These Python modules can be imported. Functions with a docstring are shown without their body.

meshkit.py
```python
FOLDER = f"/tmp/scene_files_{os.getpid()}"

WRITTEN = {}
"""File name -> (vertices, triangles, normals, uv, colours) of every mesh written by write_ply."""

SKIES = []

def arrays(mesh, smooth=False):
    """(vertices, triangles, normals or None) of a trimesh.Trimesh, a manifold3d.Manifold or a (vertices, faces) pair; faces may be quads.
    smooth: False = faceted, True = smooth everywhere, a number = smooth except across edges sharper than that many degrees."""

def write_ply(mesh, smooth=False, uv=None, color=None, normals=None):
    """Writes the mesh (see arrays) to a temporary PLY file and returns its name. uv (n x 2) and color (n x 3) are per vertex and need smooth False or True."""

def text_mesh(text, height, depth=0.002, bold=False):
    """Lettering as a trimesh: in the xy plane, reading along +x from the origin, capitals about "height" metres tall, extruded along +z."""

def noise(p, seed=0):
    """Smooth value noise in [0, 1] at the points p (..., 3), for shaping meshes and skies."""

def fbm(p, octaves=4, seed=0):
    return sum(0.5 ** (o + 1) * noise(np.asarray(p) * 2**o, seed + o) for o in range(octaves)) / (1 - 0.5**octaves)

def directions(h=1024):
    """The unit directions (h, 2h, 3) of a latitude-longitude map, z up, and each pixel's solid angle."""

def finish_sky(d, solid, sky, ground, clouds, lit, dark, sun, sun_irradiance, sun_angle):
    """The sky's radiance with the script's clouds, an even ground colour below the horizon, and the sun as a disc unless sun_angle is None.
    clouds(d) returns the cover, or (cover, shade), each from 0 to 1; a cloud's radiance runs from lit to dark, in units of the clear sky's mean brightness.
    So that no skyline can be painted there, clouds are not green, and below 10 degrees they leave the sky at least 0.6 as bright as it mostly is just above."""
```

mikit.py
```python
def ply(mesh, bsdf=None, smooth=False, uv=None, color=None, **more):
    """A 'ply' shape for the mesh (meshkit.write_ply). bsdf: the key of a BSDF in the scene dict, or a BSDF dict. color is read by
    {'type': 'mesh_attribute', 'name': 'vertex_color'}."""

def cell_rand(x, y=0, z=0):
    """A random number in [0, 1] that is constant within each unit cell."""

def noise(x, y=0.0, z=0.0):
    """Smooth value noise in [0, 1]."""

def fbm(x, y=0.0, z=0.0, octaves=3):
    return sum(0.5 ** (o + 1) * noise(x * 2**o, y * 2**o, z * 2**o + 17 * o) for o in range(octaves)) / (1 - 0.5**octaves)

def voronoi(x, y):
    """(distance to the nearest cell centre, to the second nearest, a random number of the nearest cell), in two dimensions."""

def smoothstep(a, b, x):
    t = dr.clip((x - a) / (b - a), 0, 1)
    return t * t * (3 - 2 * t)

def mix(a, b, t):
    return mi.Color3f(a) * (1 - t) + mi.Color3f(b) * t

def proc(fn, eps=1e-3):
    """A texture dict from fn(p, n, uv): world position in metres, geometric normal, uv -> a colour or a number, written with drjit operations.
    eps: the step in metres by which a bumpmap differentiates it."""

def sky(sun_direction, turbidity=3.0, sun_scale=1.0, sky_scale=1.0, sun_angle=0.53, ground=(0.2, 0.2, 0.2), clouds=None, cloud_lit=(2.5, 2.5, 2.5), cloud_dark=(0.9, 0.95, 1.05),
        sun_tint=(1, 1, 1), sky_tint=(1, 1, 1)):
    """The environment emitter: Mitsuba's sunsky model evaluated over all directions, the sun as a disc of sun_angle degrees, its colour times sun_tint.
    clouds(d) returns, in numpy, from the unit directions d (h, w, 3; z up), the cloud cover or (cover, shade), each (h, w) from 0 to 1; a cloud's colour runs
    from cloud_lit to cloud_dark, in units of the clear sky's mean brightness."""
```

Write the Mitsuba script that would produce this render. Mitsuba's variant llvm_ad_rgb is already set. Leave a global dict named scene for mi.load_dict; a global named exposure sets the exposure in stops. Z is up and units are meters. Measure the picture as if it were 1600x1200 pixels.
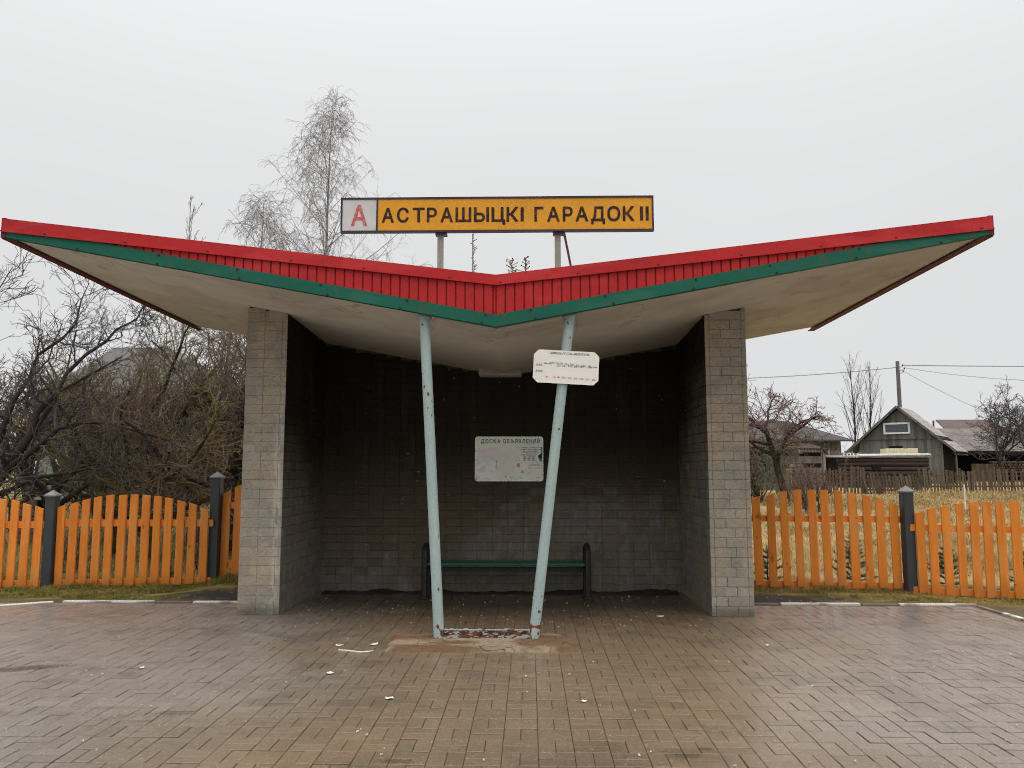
import math
import numpy as np, trimesh, manifold3d
import mitsuba as mi, drjit as dr
import mikit, meshkit
from mikit import proc, noise, fbm, cell_rand, smoothstep, mix

T = mi.ScalarTransform4f
scene, labels = {}, {}

# ------------------------------------------------------------------ camera, sky, exposure
PITCH, YAW = math.radians(6.26), math.radians(1.3)
look = [-math.sin(YAW) * math.cos(PITCH), math.cos(YAW) * math.cos(PITCH), math.sin(PITCH)]
scene['camera'] = {'type': 'perspective', 'fov_axis': 'x', 'fov': math.degrees(2 * math.atan(800 / 1230.)),
                   'near_clip': 0.05, 'far_clip': 2000.0,
                   'to_world': T().look_at(origin=[0, 0, 1.55], target=[look[0], look[1], 1.55 + look[2]], up=[0, 0, 1])}
exposure = 2.85


def overcast(d):
    s = np.clip(d[..., 2], 0, 1)
    bright = 1.0 + 2.2 * s ** 3.6
    soft = meshkit.fbm(d / (0.25 + s[..., None]) * 0.9, 4, 5) - 0.5
    bright = bright * (1 + 0.10 * soft)
    return np.ones(d.shape[:2]), np.clip((3.2 - bright) / 2.2, 0, 1)


scene['sky'] = mikit.sky([0.15, -0.45, 0.88], turbidity=3, sun_scale=0.10, sun_angle=45, clouds=overcast,
                         cloud_lit=(3.17, 3.20, 3.24), cloud_dark=(1.06, 1.07, 1.075))


# ------------------------------------------------------------------ materials
def mat(name, color, rough=0.7, spec=0.3, bump=None, **more):
    c = proc(color) if callable(color) else {'type': 'rgb', 'value': list(color)}
    r = proc(rough) if callable(rough) else float(rough)
    b = {'type': 'principled', 'base_color': c, 'roughness': r, 'specular': spec, **more}
    if bump is not None:
        b = {'type': 'bumpmap', 'arbitrary': proc(bump[0], eps=bump[2] if len(bump) > 2 else 1e-3), 'scale': bump[1], 'bsdf': b}
    scene[name] = {'type': 'twosided', 'bsdf': b}
    return name


def paver_color(p, n, uv):
    gx, gy = (p.x - 0.042) / 0.2, (p.y - 4.547) / 0.2
    par = dr.abs((dr.floor(gx) + dr.floor(gy)) - 2 * dr.floor((dr.floor(gx) + dr.floor(gy)) / 2)) > 0.5
    cx = dr.select(par, dr.floor(gx), dr.floor(gx * 2) + 5000)
    cy = dr.select(par, dr.floor(gy * 2) + 5000, dr.floor(gy))
    r = cell_rand(cx, cy, 3)
    tone = 0.90 + 0.18 * r
    grain = fbm(p.x * 90, p.y * 90, 1.0, 2)
    stain = fbm(p.x * 0.9, p.y * 0.9, 4.0, 3)
    warm = smoothstep(3.4, 1.2, dr.abs(p.x - 0.3) + 2.4 * (fbm(p.x * 0.5 + 3, p.y * 0.5, 2.0, 3) - 0.5))  # brown centre, grey sides: foot dirt plus painted reflections of shelter and sky
    c = mix((0.182, 0.162, 0.145), (0.168, 0.123, 0.080), warm)
    blot = smoothstep(0.62, 0.72, fbm(p.x * 2.3 + 9, p.y * 3.1, 8.0, 3))
    soil_shade = smoothstep(7.7, 9.5, p.y + 0.7 * (stain - 0.5)) * smoothstep(-3.2, -2.3, p.x + 0.6 * (stain - 0.5)) * smoothstep(2.3, 1.5, p.x)  # tracked-in dirt plus the shade of the shelter, painted into the pavers
    hole = smoothstep(1.0, 0.4, dr.sqrt(dr.square((p.x + 4.02) / 0.42) + dr.square((p.y - 6.3 - 0.35 * (p.x + 4.02)) / 0.13)) + 0.7 * (grain - 0.5))
    for sx_, sy_, a_, b_ in ((-0.72, 4.40, 0.16, 0.05), (0.85, 4.52, 0.11, 0.05), (0.98, 4.62, 0.07, 0.03), (-2.3, 5.2, 0.2, 0.07)):
        hole = dr.maximum(hole, 0.6 * smoothstep(1.0, 0.4, dr.sqrt(dr.square((p.x - sx_) / a_) + dr.square((p.y - sy_) / b_)) + 0.9 * (grain - 0.5)))
    c = c * (tone * (0.80 + 0.4 * grain) * (0.84 + 0.32 * stain))
    c = mix(c, (0.06, 0.047, 0.035), 0.28 * blot)
    moss = smoothstep(0.60, 0.72, fbm(p.x * 1.7 + 20, p.y * 2.2, 5., 3)) * smoothstep(0.45, 0.6, fbm(p.x * 34, p.y * 34, 3., 2))
    c = mix(c, (0.075, 0.072, 0.040), 0.30 * moss)
    fleck = smoothstep(0.80, 0.84, fbm(p.x * 70, p.y * 70, 11., 2))
    c = mix(c, (0.34, 0.31, 0.27), 0.45 * fleck)
    c = mix(c, (0.035, 0.027, 0.021), 0.8 * hole)
    c = mix(c, (0.030, 0.023, 0.017), dr.minimum(0.92, 1.0 * soil_shade * (0.7 + 0.5 * stain)))
    return c


def paver_rough(p, n, uv):
    w = fbm(p.x * 0.55 + 7, p.y * 0.8, 3.0, 3)
    return 0.17 + 0.26 * w + 0.08 * noise(p.x * 60, p.y * 60, 0.)


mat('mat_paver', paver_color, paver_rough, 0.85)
mat('mat_joint', lambda p, n, uv: mix((0.055, 0.045, 0.034), (0.15, 0.122, 0.09), fbm(p.x * 14, p.y * 14, 0., 3)), 0.9, 0.2)


def tile_tone(p, n):
    a = dr.select(dr.abs(n.x) > 0.5, p.y, p.x)
    r = cell_rand(dr.floor(a / 0.19), dr.floor(p.z / 0.102), 2)
    g = fbm(p.x * 55, p.y * 55, p.z * 55, 2)
    s = fbm(p.x * 5, p.y * 5, p.z * 2.0, 3)
    return (0.89 + 0.20 * r) * (0.76 + 0.48 * g) * (0.68 + 0.64 * s), s, a


def tile_clean(p, n, uv):
    t, s, a = tile_tone(p, n)
    c = mix((0.325, 0.298, 0.255), (0.325, 0.277, 0.215), smoothstep(0.4, 0.6, s)) * t
    edge = smoothstep(-2.86, -2.775, p.x) * smoothstep(-2.70, -2.76, p.x) * smoothstep(8.75, 8.6, p.y)
    wear = edge * smoothstep(0.40, 0.62, fbm(p.x * 30, p.z * 9, 2., 3)) * smoothstep(2.9, 1.6, p.z)
    c = mix(c, (0.50, 0.49, 0.45), 0.75 * wear)
    wet = smoothstep(0.16, 0.06, p.z + 0.05 * fbm(p.x * 9, p.y * 9, 0., 2))
    return c * (1 - 0.48 * wet)


def tile_inner(p, n, uv):
    t, s, a = tile_tone(p, n)
    r = cell_rand(dr.floor(a / 0.19), dr.floor(p.z / 0.102), 7)
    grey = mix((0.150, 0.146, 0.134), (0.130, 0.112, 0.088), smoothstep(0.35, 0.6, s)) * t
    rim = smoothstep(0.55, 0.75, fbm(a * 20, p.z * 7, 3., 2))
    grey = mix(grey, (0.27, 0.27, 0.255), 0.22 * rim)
    inner_dark = mix((0.100, 0.078, 0.054), (0.016, 0.012, 0.008), smoothstep(0.7, 2.35, p.z + 0.5 * s)) * t  # brown stain, blackened upward with the interior shade put into the colour
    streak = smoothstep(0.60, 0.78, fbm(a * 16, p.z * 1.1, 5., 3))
    inner_dark = mix(inner_dark, (0.095, 0.08, 0.06), 0.10 * streak)
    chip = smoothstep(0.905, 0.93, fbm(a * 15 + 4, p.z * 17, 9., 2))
    inner_dark = mix(inner_dark, (0.25, 0.235, 0.21), 0.7 * chip)
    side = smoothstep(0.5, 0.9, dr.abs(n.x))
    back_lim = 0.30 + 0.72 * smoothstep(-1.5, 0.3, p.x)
    side_lim = dr.select(p.x > 0, 1.9, 1.15) - 0.75 * smoothstep(9.0, 10.3, p.y)  # side walls turn dark sooner towards the back, interior shade painted in
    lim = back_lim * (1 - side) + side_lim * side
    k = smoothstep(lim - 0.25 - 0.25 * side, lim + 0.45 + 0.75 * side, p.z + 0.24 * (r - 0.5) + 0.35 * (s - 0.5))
    return mix(grey, inner_dark, k)


mat('mat_tile', tile_clean, 0.8, 0.25, (lambda p, n, uv: fbm(p.x * 45, p.y * 45, p.z * 45, 2), 0.005, 2e-3))
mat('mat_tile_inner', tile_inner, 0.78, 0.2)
mat('mat_mortar', (0.085, 0.073, 0.06), 0.9, 0.1)


def soffit_color(p, n, uv):
    s = fbm(p.x * 0.8, p.y * 0.8, p.z, 4)
    m = fbm(p.x * 6, p.y * 6, 2., 3)
    c = mix((0.50, 0.46, 0.395), (0.575, 0.54, 0.475), smoothstep(0.35, 0.65, s)) * (0.90 + 0.2 * m)
    inner_dark = smoothstep(8.3, 10.4, p.y + 0.9 * (s - 0.5)) * smoothstep(3.3, 2.3, dr.abs(p.x + 0.39))  # browner and darker towards the back, between the side walls
    edge = smoothstep(0.46, 0.50, s) * smoothstep(0.56, 0.51, s)
    c = mix(c, (0.36, 0.30, 0.21), 0.22 * edge)
    crack = smoothstep(0.012, 0.004, dr.abs(fbm(p.x * 1.4 + 5, p.y * 1.1, 6., 4) - 0.5)) * smoothstep(0.5, 0.6, fbm(p.x * 0.7, p.y * 0.9, 12., 2))
    c = mix(c, (0.20, 0.17, 0.13), 0.32 * crack)
    return mix(c, (0.20, 0.165, 0.12), 0.70 * inner_dark)


mat('mat_soffit', soffit_color, 0.85, 0.2, (lambda p, n, uv: fbm(p.x * 22, p.y * 9, p.z * 9, 3), 0.006, 4e-3))


def painted(c0, k=0.25, rust=0.0):
    def f(p, n, uv):
        s = fbm(p.x * 2.2, p.y * 2.2, p.z * 3, 3)
        d = fbm(p.x * 24, p.y * 24, p.z * 24, 2)
        c = mi.Color3f(c0) * (1 - k / 2 + k * s) * (0.95 + 0.1 * d)
        if rust:
            run = smoothstep(0.64, 0.80, fbm(p.x * 26, p.z * 2.0, 7., 3))
            c = mix(c, (0.16, 0.045, 0.025), rust * run)
            pale = smoothstep(0.58, 0.75, fbm(p.x * 1.9 + 3, p.z * 6, 2., 3))
            c = mix(c, mi.Color3f(c0) * 1.25 + 0.03, 0.35 * pale)
        return c
    return f


mat('mat_red', painted((0.46, 0.022, 0.026), 0.3, 0.22), 0.5, 0.2)
mat('mat_red_dark', painted((0.11, 0.022, 0.030), 0.3), 0.5, 0.3)
mat('mat_green', painted((0.010, 0.115, 0.078), 0.3, 0.18), 0.5, 0.2)
mat('mat_black', (0.016, 0.015, 0.015), 0.5, 0.4)
mat('mat_bench_green', lambda p, n, uv: mix((0.008, 0.080, 0.050), (0.10, 0.11, 0.085), 0.6 * smoothstep(0.70, 0.78, fbm(p.x * 14, p.y * 40, p.z * 30, 2))), 0.45, 0.5)


def column_color(p, n, uv):
    s = fbm(p.x * 7, p.y * 7, p.z * 2, 3)
    c = mix((0.30, 0.405, 0.415), (0.385, 0.48, 0.48), s) * (0.92 + 0.16 * fbm(p.x * 60, p.y * 60, p.z * 60, 2))
    r = fbm(p.x * 26 + 3, p.y * 26, p.z * 15, 3)
    lim = 0.77 - 0.22 * smoothstep(0.30, 0.05, p.z) - 0.09 * smoothstep(0.5, 0.1, dr.abs(p.z - 2.2)) * smoothstep(-0.8, -0.9, p.x)
    k = smoothstep(lim, lim + 0.04, r)
    c = mix(c, mix((0.30, 0.10, 0.03), (0.05, 0.022, 0.014), noise(p.x * 40, p.y * 40, p.z * 40)), k)
    return c


mat('mat_column', column_color, 0.5, 0.4)


def rust_color(p, n, uv):
    s = fbm(p.x * 16, p.y * 16, p.z * 30, 4)
    c = mix((0.035, 0.019, 0.014), (0.150, 0.058, 0.028), smoothstep(0.35, 0.6, s))
    return mix(c, (0.34, 0.37, 0.35), smoothstep(0.52, 0.60, fbm(p.x * 22 + 5, p.y * 22, p.z * 45, 3)))


mat('mat_rust', rust_color, 0.8, 0.3)


def plinth_color(p, n, uv):
    s = fbm(p.x * 3, p.y * 5, 1., 4)
    c = mix((0.140, 0.085, 0.048), (0.265, 0.212, 0.150), smoothstep(0.36, 0.62, s))
    c = mix(c, (0.05, 0.035, 0.022), 0.8 * smoothstep(0.016, 0.004, dr.abs(fbm(p.x * 3.1, p.y * 3.7, 6., 4) - 0.47)))
    rust = smoothstep(0.55, 0.1, dr.sqrt(dr.square((p.x + 1.0) / 0.9) + dr.square((p.y - 7.42) / 0.32)))
    return mix(c, (0.10, 0.045, 0.018), 0.7 * rust) * (0.72 + 0.5 * fbm(p.x * 40, p.y * 40, 0., 3))


mat('mat_plinth', plinth_color, 0.75, 0.35, (lambda p, n, uv: fbm(p.x * 30, p.y * 30, p.z * 30, 3), 0.012, 3e-3))
mat('mat_concrete', lambda p, n, uv: mix((0.30, 0.285, 0.25), (0.40, 0.385, 0.35), fbm(p.x * 5, p.y * 5, p.z * 5, 4)), 0.85, 0.2)


def orange_color(p, n, uv):
    pk = cell_rand(dr.floor(p.x / 0.1665 + 0.4), 3, 1)
    g = fbm(p.x * 38, p.y * 20, p.z * 2.2, 3)
    c = mix((0.66, 0.190, 0.022), (0.84, 0.285, 0.040), g) * (0.88 + 0.22 * pk)
    fade = smoothstep(0.50, 0.68, fbm(p.x * 9, p.y * 5, p.z * 2.4 + 4, 3))
    c = mix(c, (0.74, 0.33, 0.10), 0.40 * fade)
    knot = smoothstep(0.78, 0.84, fbm(p.x * 16, p.y * 3, p.z * 7.5, 2))
    dirt = smoothstep(0.22, 0.0, p.z - 0.05 * g)
    return mix(mix(c, (0.26, 0.065, 0.012), 0.75 * knot), (0.22, 0.085, 0.022), 0.35 * dirt)


mat('mat_orange', orange_color, 0.6, 0.3)
mat('mat_post', painted((0.040, 0.047, 0.052), 0.4), 0.5, 0.4)
mat('mat_cap', painted((0.17, 0.18, 0.19), 0.3), 0.4, 0.5)


def weathered(c0, c1, sx=20, sz=1.6):
    def f(p, n, uv):
        g = fbm(p.x * sx, p.y * sx, p.z * sz, 3)
        r = cell_rand(dr.floor(p.x * 7.3), 1, 2)
        return mix(c0, c1, g) * (0.7 + 0.6 * r)
    return f


mat('mat_plank', weathered((0.080, 0.083, 0.080), (0.155, 0.158, 0.150)), 0.9, 0.1)
mat('mat_plank_green', weathered((0.098, 0.108, 0.098), (0.190, 0.200, 0.182)), 0.9, 0.1)
mat('mat_plank_pale', weathered((0.13, 0.115, 0.10), (0.26, 0.24, 0.215)), 0.9, 0.1)
mat('mat_oldfence', weathered((0.065, 0.050, 0.036), (0.165, 0.135, 0.100)), 0.9, 0.1)
mat('mat_log', lambda p, n, uv: mix((0.035, 0.028, 0.026), (0.085, 0.065, 0.060), fbm(p.x * 2, p.y * 2, p.z * 16, 3)), 0.9, 0.1)
mat('mat_slate', lambda p, n, uv: mix((0.20, 0.185, 0.185), (0.36, 0.345, 0.345), fbm(p.x * 1.6, p.y * 1.6, p.z * 4, 4)), 0.85, 0.15)
mat('mat_slate_warm', lambda p, n, uv: mix((0.125, 0.110, 0.105), (0.265, 0.240, 0.228), fbm(p.x * 1.6, p.y * 1.6, p.z * 4, 4)), 0.85, 0.15)
mat('mat_roof_brown', lambda p, n, uv: mix((0.115, 0.088, 0.084), (0.165, 0.130, 0.122), fbm(p.x * 1.2, p.y, p.z * 3, 3)), 0.8, 0.15)
mat('mat_roof_grey', lambda p, n, uv: mix((0.070, 0.065, 0.067), (0.115, 0.108, 0.11), fbm(p.x * 1.2, p.y, p.z * 3, 3)), 0.85, 0.15)
mat('mat_roof_far', lambda p, n, uv: mix((0.115, 0.112, 0.114), (0.17, 0.166, 0.168), fbm(p.x * 1.2, p.y, p.z * 3, 3)), 0.85, 0.15)  # roof colour paled to stand in for distance haze
mat('mat_housegreen', lambda p, n, uv: mix((0.14, 0.17, 0.15), (0.24, 0.28, 0.25), fbm(p.x * 2, p.y, p.z * 1.5, 3)), 0.8, 0.15)
mat('mat_dark', (0.018, 0.016, 0.015), 0.9, 0.1)
mat('mat_cream', (0.62, 0.58, 0.40), 0.6, 0.3)
mat('mat_white', (0.72, 0.73, 0.73), 0.55, 0.4)
mat('mat_redsheet', (0.42, 0.07, 0.04), 0.6, 0.3)
mat('mat_wire', (0.05, 0.05, 0.055), 0.6, 0.3)
mat('mat_pole', lambda p, n, uv: mix((0.13, 0.11, 0.115), (0.22, 0.19, 0.195), fbm(p.x * 9, p.y * 9, p.z * 1.2, 3)), 0.85, 0.2)
mat('mat_pane', (0.05, 0.07, 0.09), 0.12, 0.6)
mat('mat_kerb', lambda p, n, uv: mix((0.62, 0.61, 0.58), (0.27, 0.25, 0.22), smoothstep(0.50, 0.72, fbm(p.x * 5, p.y * 9, 1., 4))), 0.7, 0.3)
mat('mat_kerb_bare', lambda p, n, uv: mix((0.12, 0.095, 0.075), (0.22, 0.19, 0.16), fbm(p.x * 7, p.y * 9, 1., 4)), 0.8, 0.3)

# signs and paper
mat('mat_yellow', lambda p, n, uv: mi.Color3f((0.68, 0.315, 0.012)) * (0.90 + 0.2 * fbm(p.x * 3, p.z * 9, 0., 3)), 0.5, 0.4)
mat('mat_signwhite', lambda p, n, uv: mi.Color3f((0.56, 0.58, 0.60)) * (0.90 + 0.2 * fbm(p.x * 6, p.z * 6, 0., 3)), 0.5, 0.4)
mat('mat_signframe', (0.028, 0.020, 0.040), 0.5, 0.4)
mat('mat_letter', lambda p, n, uv: mix((0.030, 0.016, 0.020), (0.13, 0.075, 0.03), 0.5 * smoothstep(0.55, 0.7, fbm(p.x * 40, p.z * 40, 0., 3))), 0.7, 0.2)
mat('mat_letter_red', lambda p, n, uv: mix((0.46, 0.10, 0.105), (0.50, 0.20, 0.20), smoothstep(0.5, 0.62, fbm(p.x * 30, p.z * 30, 0., 3))), 0.6, 0.3)
mat('mat_signpost', lambda p, n, uv: mix((0.20, 0.195, 0.18), (0.30, 0.30, 0.275), fbm(p.x * 12, p.y * 12, p.z * 4, 3)), 0.6, 0.3)
mat('mat_plate', lambda p, n, uv: mi.Color3f((0.83, 0.82, 0.79)) * (0.93 + 0.10 * fbm(p.x * 9, p.z * 9, 0., 3)), 0.4, 0.5)
mat('mat_ink', (0.020, 0.018, 0.020), 0.7, 0.2)
mat('mat_ink_red', (0.42, 0.03, 0.03), 0.7, 0.2)
mat('mat_ink_green', (0.006, 0.12, 0.065), 0.7, 0.2)


def board_color(p, n, uv):
    s = fbm(p.x * 9, p.z * 9, 3., 4)
    c = mix((0.74, 0.82, 0.74), (0.86, 0.88, 0.80), s)
    tear = smoothstep(0.56, 0.60, fbm(p.x * 15 + 2, p.z * 11, 5., 4)) * smoothstep(1.86, 1.80, p.z)
    c = mix(c, (0.84, 0.76, 0.70), 0.7 * tear)
    fl = smoothstep(0.66, 0.70, fbm(p.x * 32, p.z * 46, 7., 3)) * smoothstep(1.86, 1.80, p.z)
    return mix(c, (0.22, 0.20, 0.17), 0.6 * fl)


mat('mat_board', board_color, 0.5, 0.4)
mat('mat_paper', lambda p, n, uv: mix((0.88, 0.88, 0.85), (0.72, 0.73, 0.73), smoothstep(0.5, 0.7, fbm(p.x * 18, p.z * 22, p.y * 10, 4))), 0.8, 0.2)
mat('mat_paper_lilac', lambda p, n, uv: mix((0.78, 0.75, 0.82), (0.86, 0.79, 0.78), smoothstep(0.4, 0.6, fbm(p.x * 14, p.z * 25, 0., 4))), 0.8, 0.2)
mat('mat_paper_green', lambda p, n, uv: mi.Color3f((0.84, 0.88, 0.82)) * (0.85 + 0.2 * fbm(p.x * 22, p.z * 22, 0., 4)), 0.8, 0.2)
mat('mat_teal', (0.08, 0.36, 0.28), 0.7, 0.2)
mat('mat_sticker', (0.66, 0.36, 0.04), 0.6, 0.3)
mat('mat_litter', (0.70, 0.68, 0.62), 0.8, 0.2)
mat('mat_crumb', (0.56, 0.52, 0.45), 0.8, 0.2)
mat('mat_soil', lambda p, n, uv: mix((0.014, 0.011, 0.009), (0.05, 0.036, 0.026), fbm(p.x * 12, p.y * 12, p.z * 12, 4)), 0.95, 0.15)
mat('mat_stone', lambda p, n, uv: mix((0.14, 0.13, 0.12), (0.30, 0.28, 0.26), fbm(p.x * 6, p.y * 6, p.z * 6, 4)), 0.9, 0.15)

# plants
mat('mat_bark', lambda p, n, uv: mix((0.022, 0.019, 0.018), (0.062, 0.054, 0.048), fbm(p.x * 12, p.y * 12, p.z * 5, 3)), 0.95, 0.1)
mat('mat_bark_moss', lambda p, n, uv: mix((0.030, 0.025, 0.018), (0.100, 0.096, 0.038), smoothstep(0.35, 0.62, fbm(p.x * 5, p.y * 5, p.z * 5, 3)) * (0.35 + 0.65 * smoothstep(-0.2, 0.7, n.z))), 0.95, 0.1)
mat('mat_twig_grey', (0.085, 0.073, 0.077), 0.9, 0.1)
mat('mat_twig_brown', (0.135, 0.106, 0.076), 0.9, 0.1)
mat('mat_twig_olive', (0.185, 0.160, 0.075), 0.9, 0.1)
mat('mat_twig_red', (0.145, 0.098, 0.086), 0.9, 0.1)
mat('mat_lichen', (0.20, 0.21, 0.16), 0.95, 0.1)
mat('mat_birch', lambda p, n, uv: mix((0.34, 0.33, 0.32), (0.10, 0.09, 0.09), smoothstep(0.5, 0.65, fbm(p.x * 2, p.y * 2, p.z * 5, 3))), 0.9, 0.1)
mat('mat_twig_birch', (0.27, 0.25, 0.255), 0.9, 0.1)
scene['mat_vcol'] = {'type': 'twosided', 'bsdf': {'type': 'principled', 'roughness': 0.85, 'specular': 0.2,
                     'base_color': {'type': 'mesh_attribute', 'name': 'vertex_color'}}}


def ground_color(p, n, uv):
    a = fbm(p.x * 0.35, p.y * 0.35, 0., 3)
    b = fbm(p.x * 7, p.y * 7, 2., 3)
    straw = mix((0.225, 0.162, 0.075), (0.33, 0.25, 0.125), b)
    green = mix((0.085, 0.083, 0.022), (0.16, 0.138, 0.048), b)
    leftness = smoothstep(2.0, -3.0, p.x)
    c = mix(straw, green, dr.clip(leftness * 0.75 + 0.5 * (a - 0.5), 0, 1))
    verge = smoothstep(11.2, 10.4, p.y)
    vg = mix((0.085, 0.082, 0.018), (0.175, 0.135, 0.045), smoothstep(0.4, 0.6, fbm(p.x * 2.5, p.y * 5, 3., 3)))
    c = mix(c, vg, verge)
    mud = smoothstep(0.9, 0.35, dr.sqrt(dr.square((p.x - 2.9) / 1.5) + dr.square((p.y - 9.85) / 0.55)) + 0.5 * (b - 0.5))
    mud = dr.maximum(mud, smoothstep(0.9, 0.35, dr.sqrt(dr.square((p.x + 3.7) / 1.1) + dr.square((p.y - 9.85) / 0.5)) + 0.5 * (b - 0.5)))
    rim = smoothstep(9.72, 9.56, p.y + 0.12 * (b - 0.5))
    c = mix(c, mix((0.075, 0.058, 0.042), (0.13, 0.10, 0.07), b), 0.75 * rim)
    return mix(c, mix((0.028, 0.023, 0.022), (0.062, 0.05, 0.042), b), mud)


mat('mat_ground', ground_color, 0.92, 0.15)


# ------------------------------------------------------------------ helpers
def add(key, mesh, m, label=None, cat=None, group=None, kind=None, smooth=False, **more):
    base, n = key, 0
    while key in scene:
        n += 1
        key = f'{base}_{n:03d}'
    scene[key] = mikit.ply(mesh, m, smooth=smooth, **more)
    tag(key, label, cat, group, kind)
    return key


def tag(key, label=None, cat=None, group=None, kind=None):
    d = {k: v for k, v in (('label', label), ('category', cat), ('group', group), ('kind', kind)) if v}
    if d:
        labels.setdefault(key, {}).update(d)
    return key


def thing(key, label, cat, group=None):
    base, n = key, 0
    while key in labels:
        n += 1
        key = f'{base}_{n:03d}'
    return tag(key, label, cat, group)


BOXF = np.array([[0, 2, 3], [0, 3, 1], [4, 5, 7], [4, 7, 6], [0, 1, 5], [0, 5, 4], [2, 6, 7], [2, 7, 3], [0, 4, 6], [0, 6, 2], [1, 3, 7], [1, 7, 5]])


def join(parts):
    vs, fs, at = [], [], 0
    for p in parts:
        v, f = (p.vertices, p.faces) if hasattr(p, 'vertices') else p
        v = np.asarray(v, float)
        vs.append(v)
        fs.append(np.asarray(f) + at)
        at += len(v)
    return np.vstack(vs), np.vstack(fs)


def box(x0, x1, y0, y1, z0, z1):
    v = np.array([[x, y, z] for z in (z0, z1) for y in (y0, y1) for x in (x0, x1)], float)
    return v, BOXF


def hexa(c):
    """eight corners: bottom (x0y0, x1y0, x0y1, x1y1), then top the same."""
    return np.array(c, float), BOXF


def chamfer_box(x0, x1, y0, y1, z0, z1, c=0.006):
    m = manifold3d.Manifold.hull_points([[x, y, z] for x, y, z in
        [(a, b, d) for a in (x0 + c, x1 - c) for b in (y0 + c, y1 - c) for d in (z0, z1)] +
        [(a, b, d) for a in (x0, x1) for b in (y0 + c, y1 - c) for d in (z0 + c, z1 - c)] +
        [(a, b, d) for a in (x0 + c, x1 - c) for b in (y0, y1) for d in (z0 + c, z1 - c)]]).to_mesh()
    return np.array(m.vert_properties[:, :3], float), np.array(m.tri_verts)


def prism(poly, y0, y1):
    """convex or simple polygon in (x, z), extruded along y."""
    from shapely.geometry import Polygon
    m = trimesh.creation.extrude_polygon(Polygon(poly), y1 - y0, engine='earcut')
    v = np.array(m.vertices)
    return np.stack([v[:, 0], y1 - v[:, 2], v[:, 1]], 1), np.array(m.faces)


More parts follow.
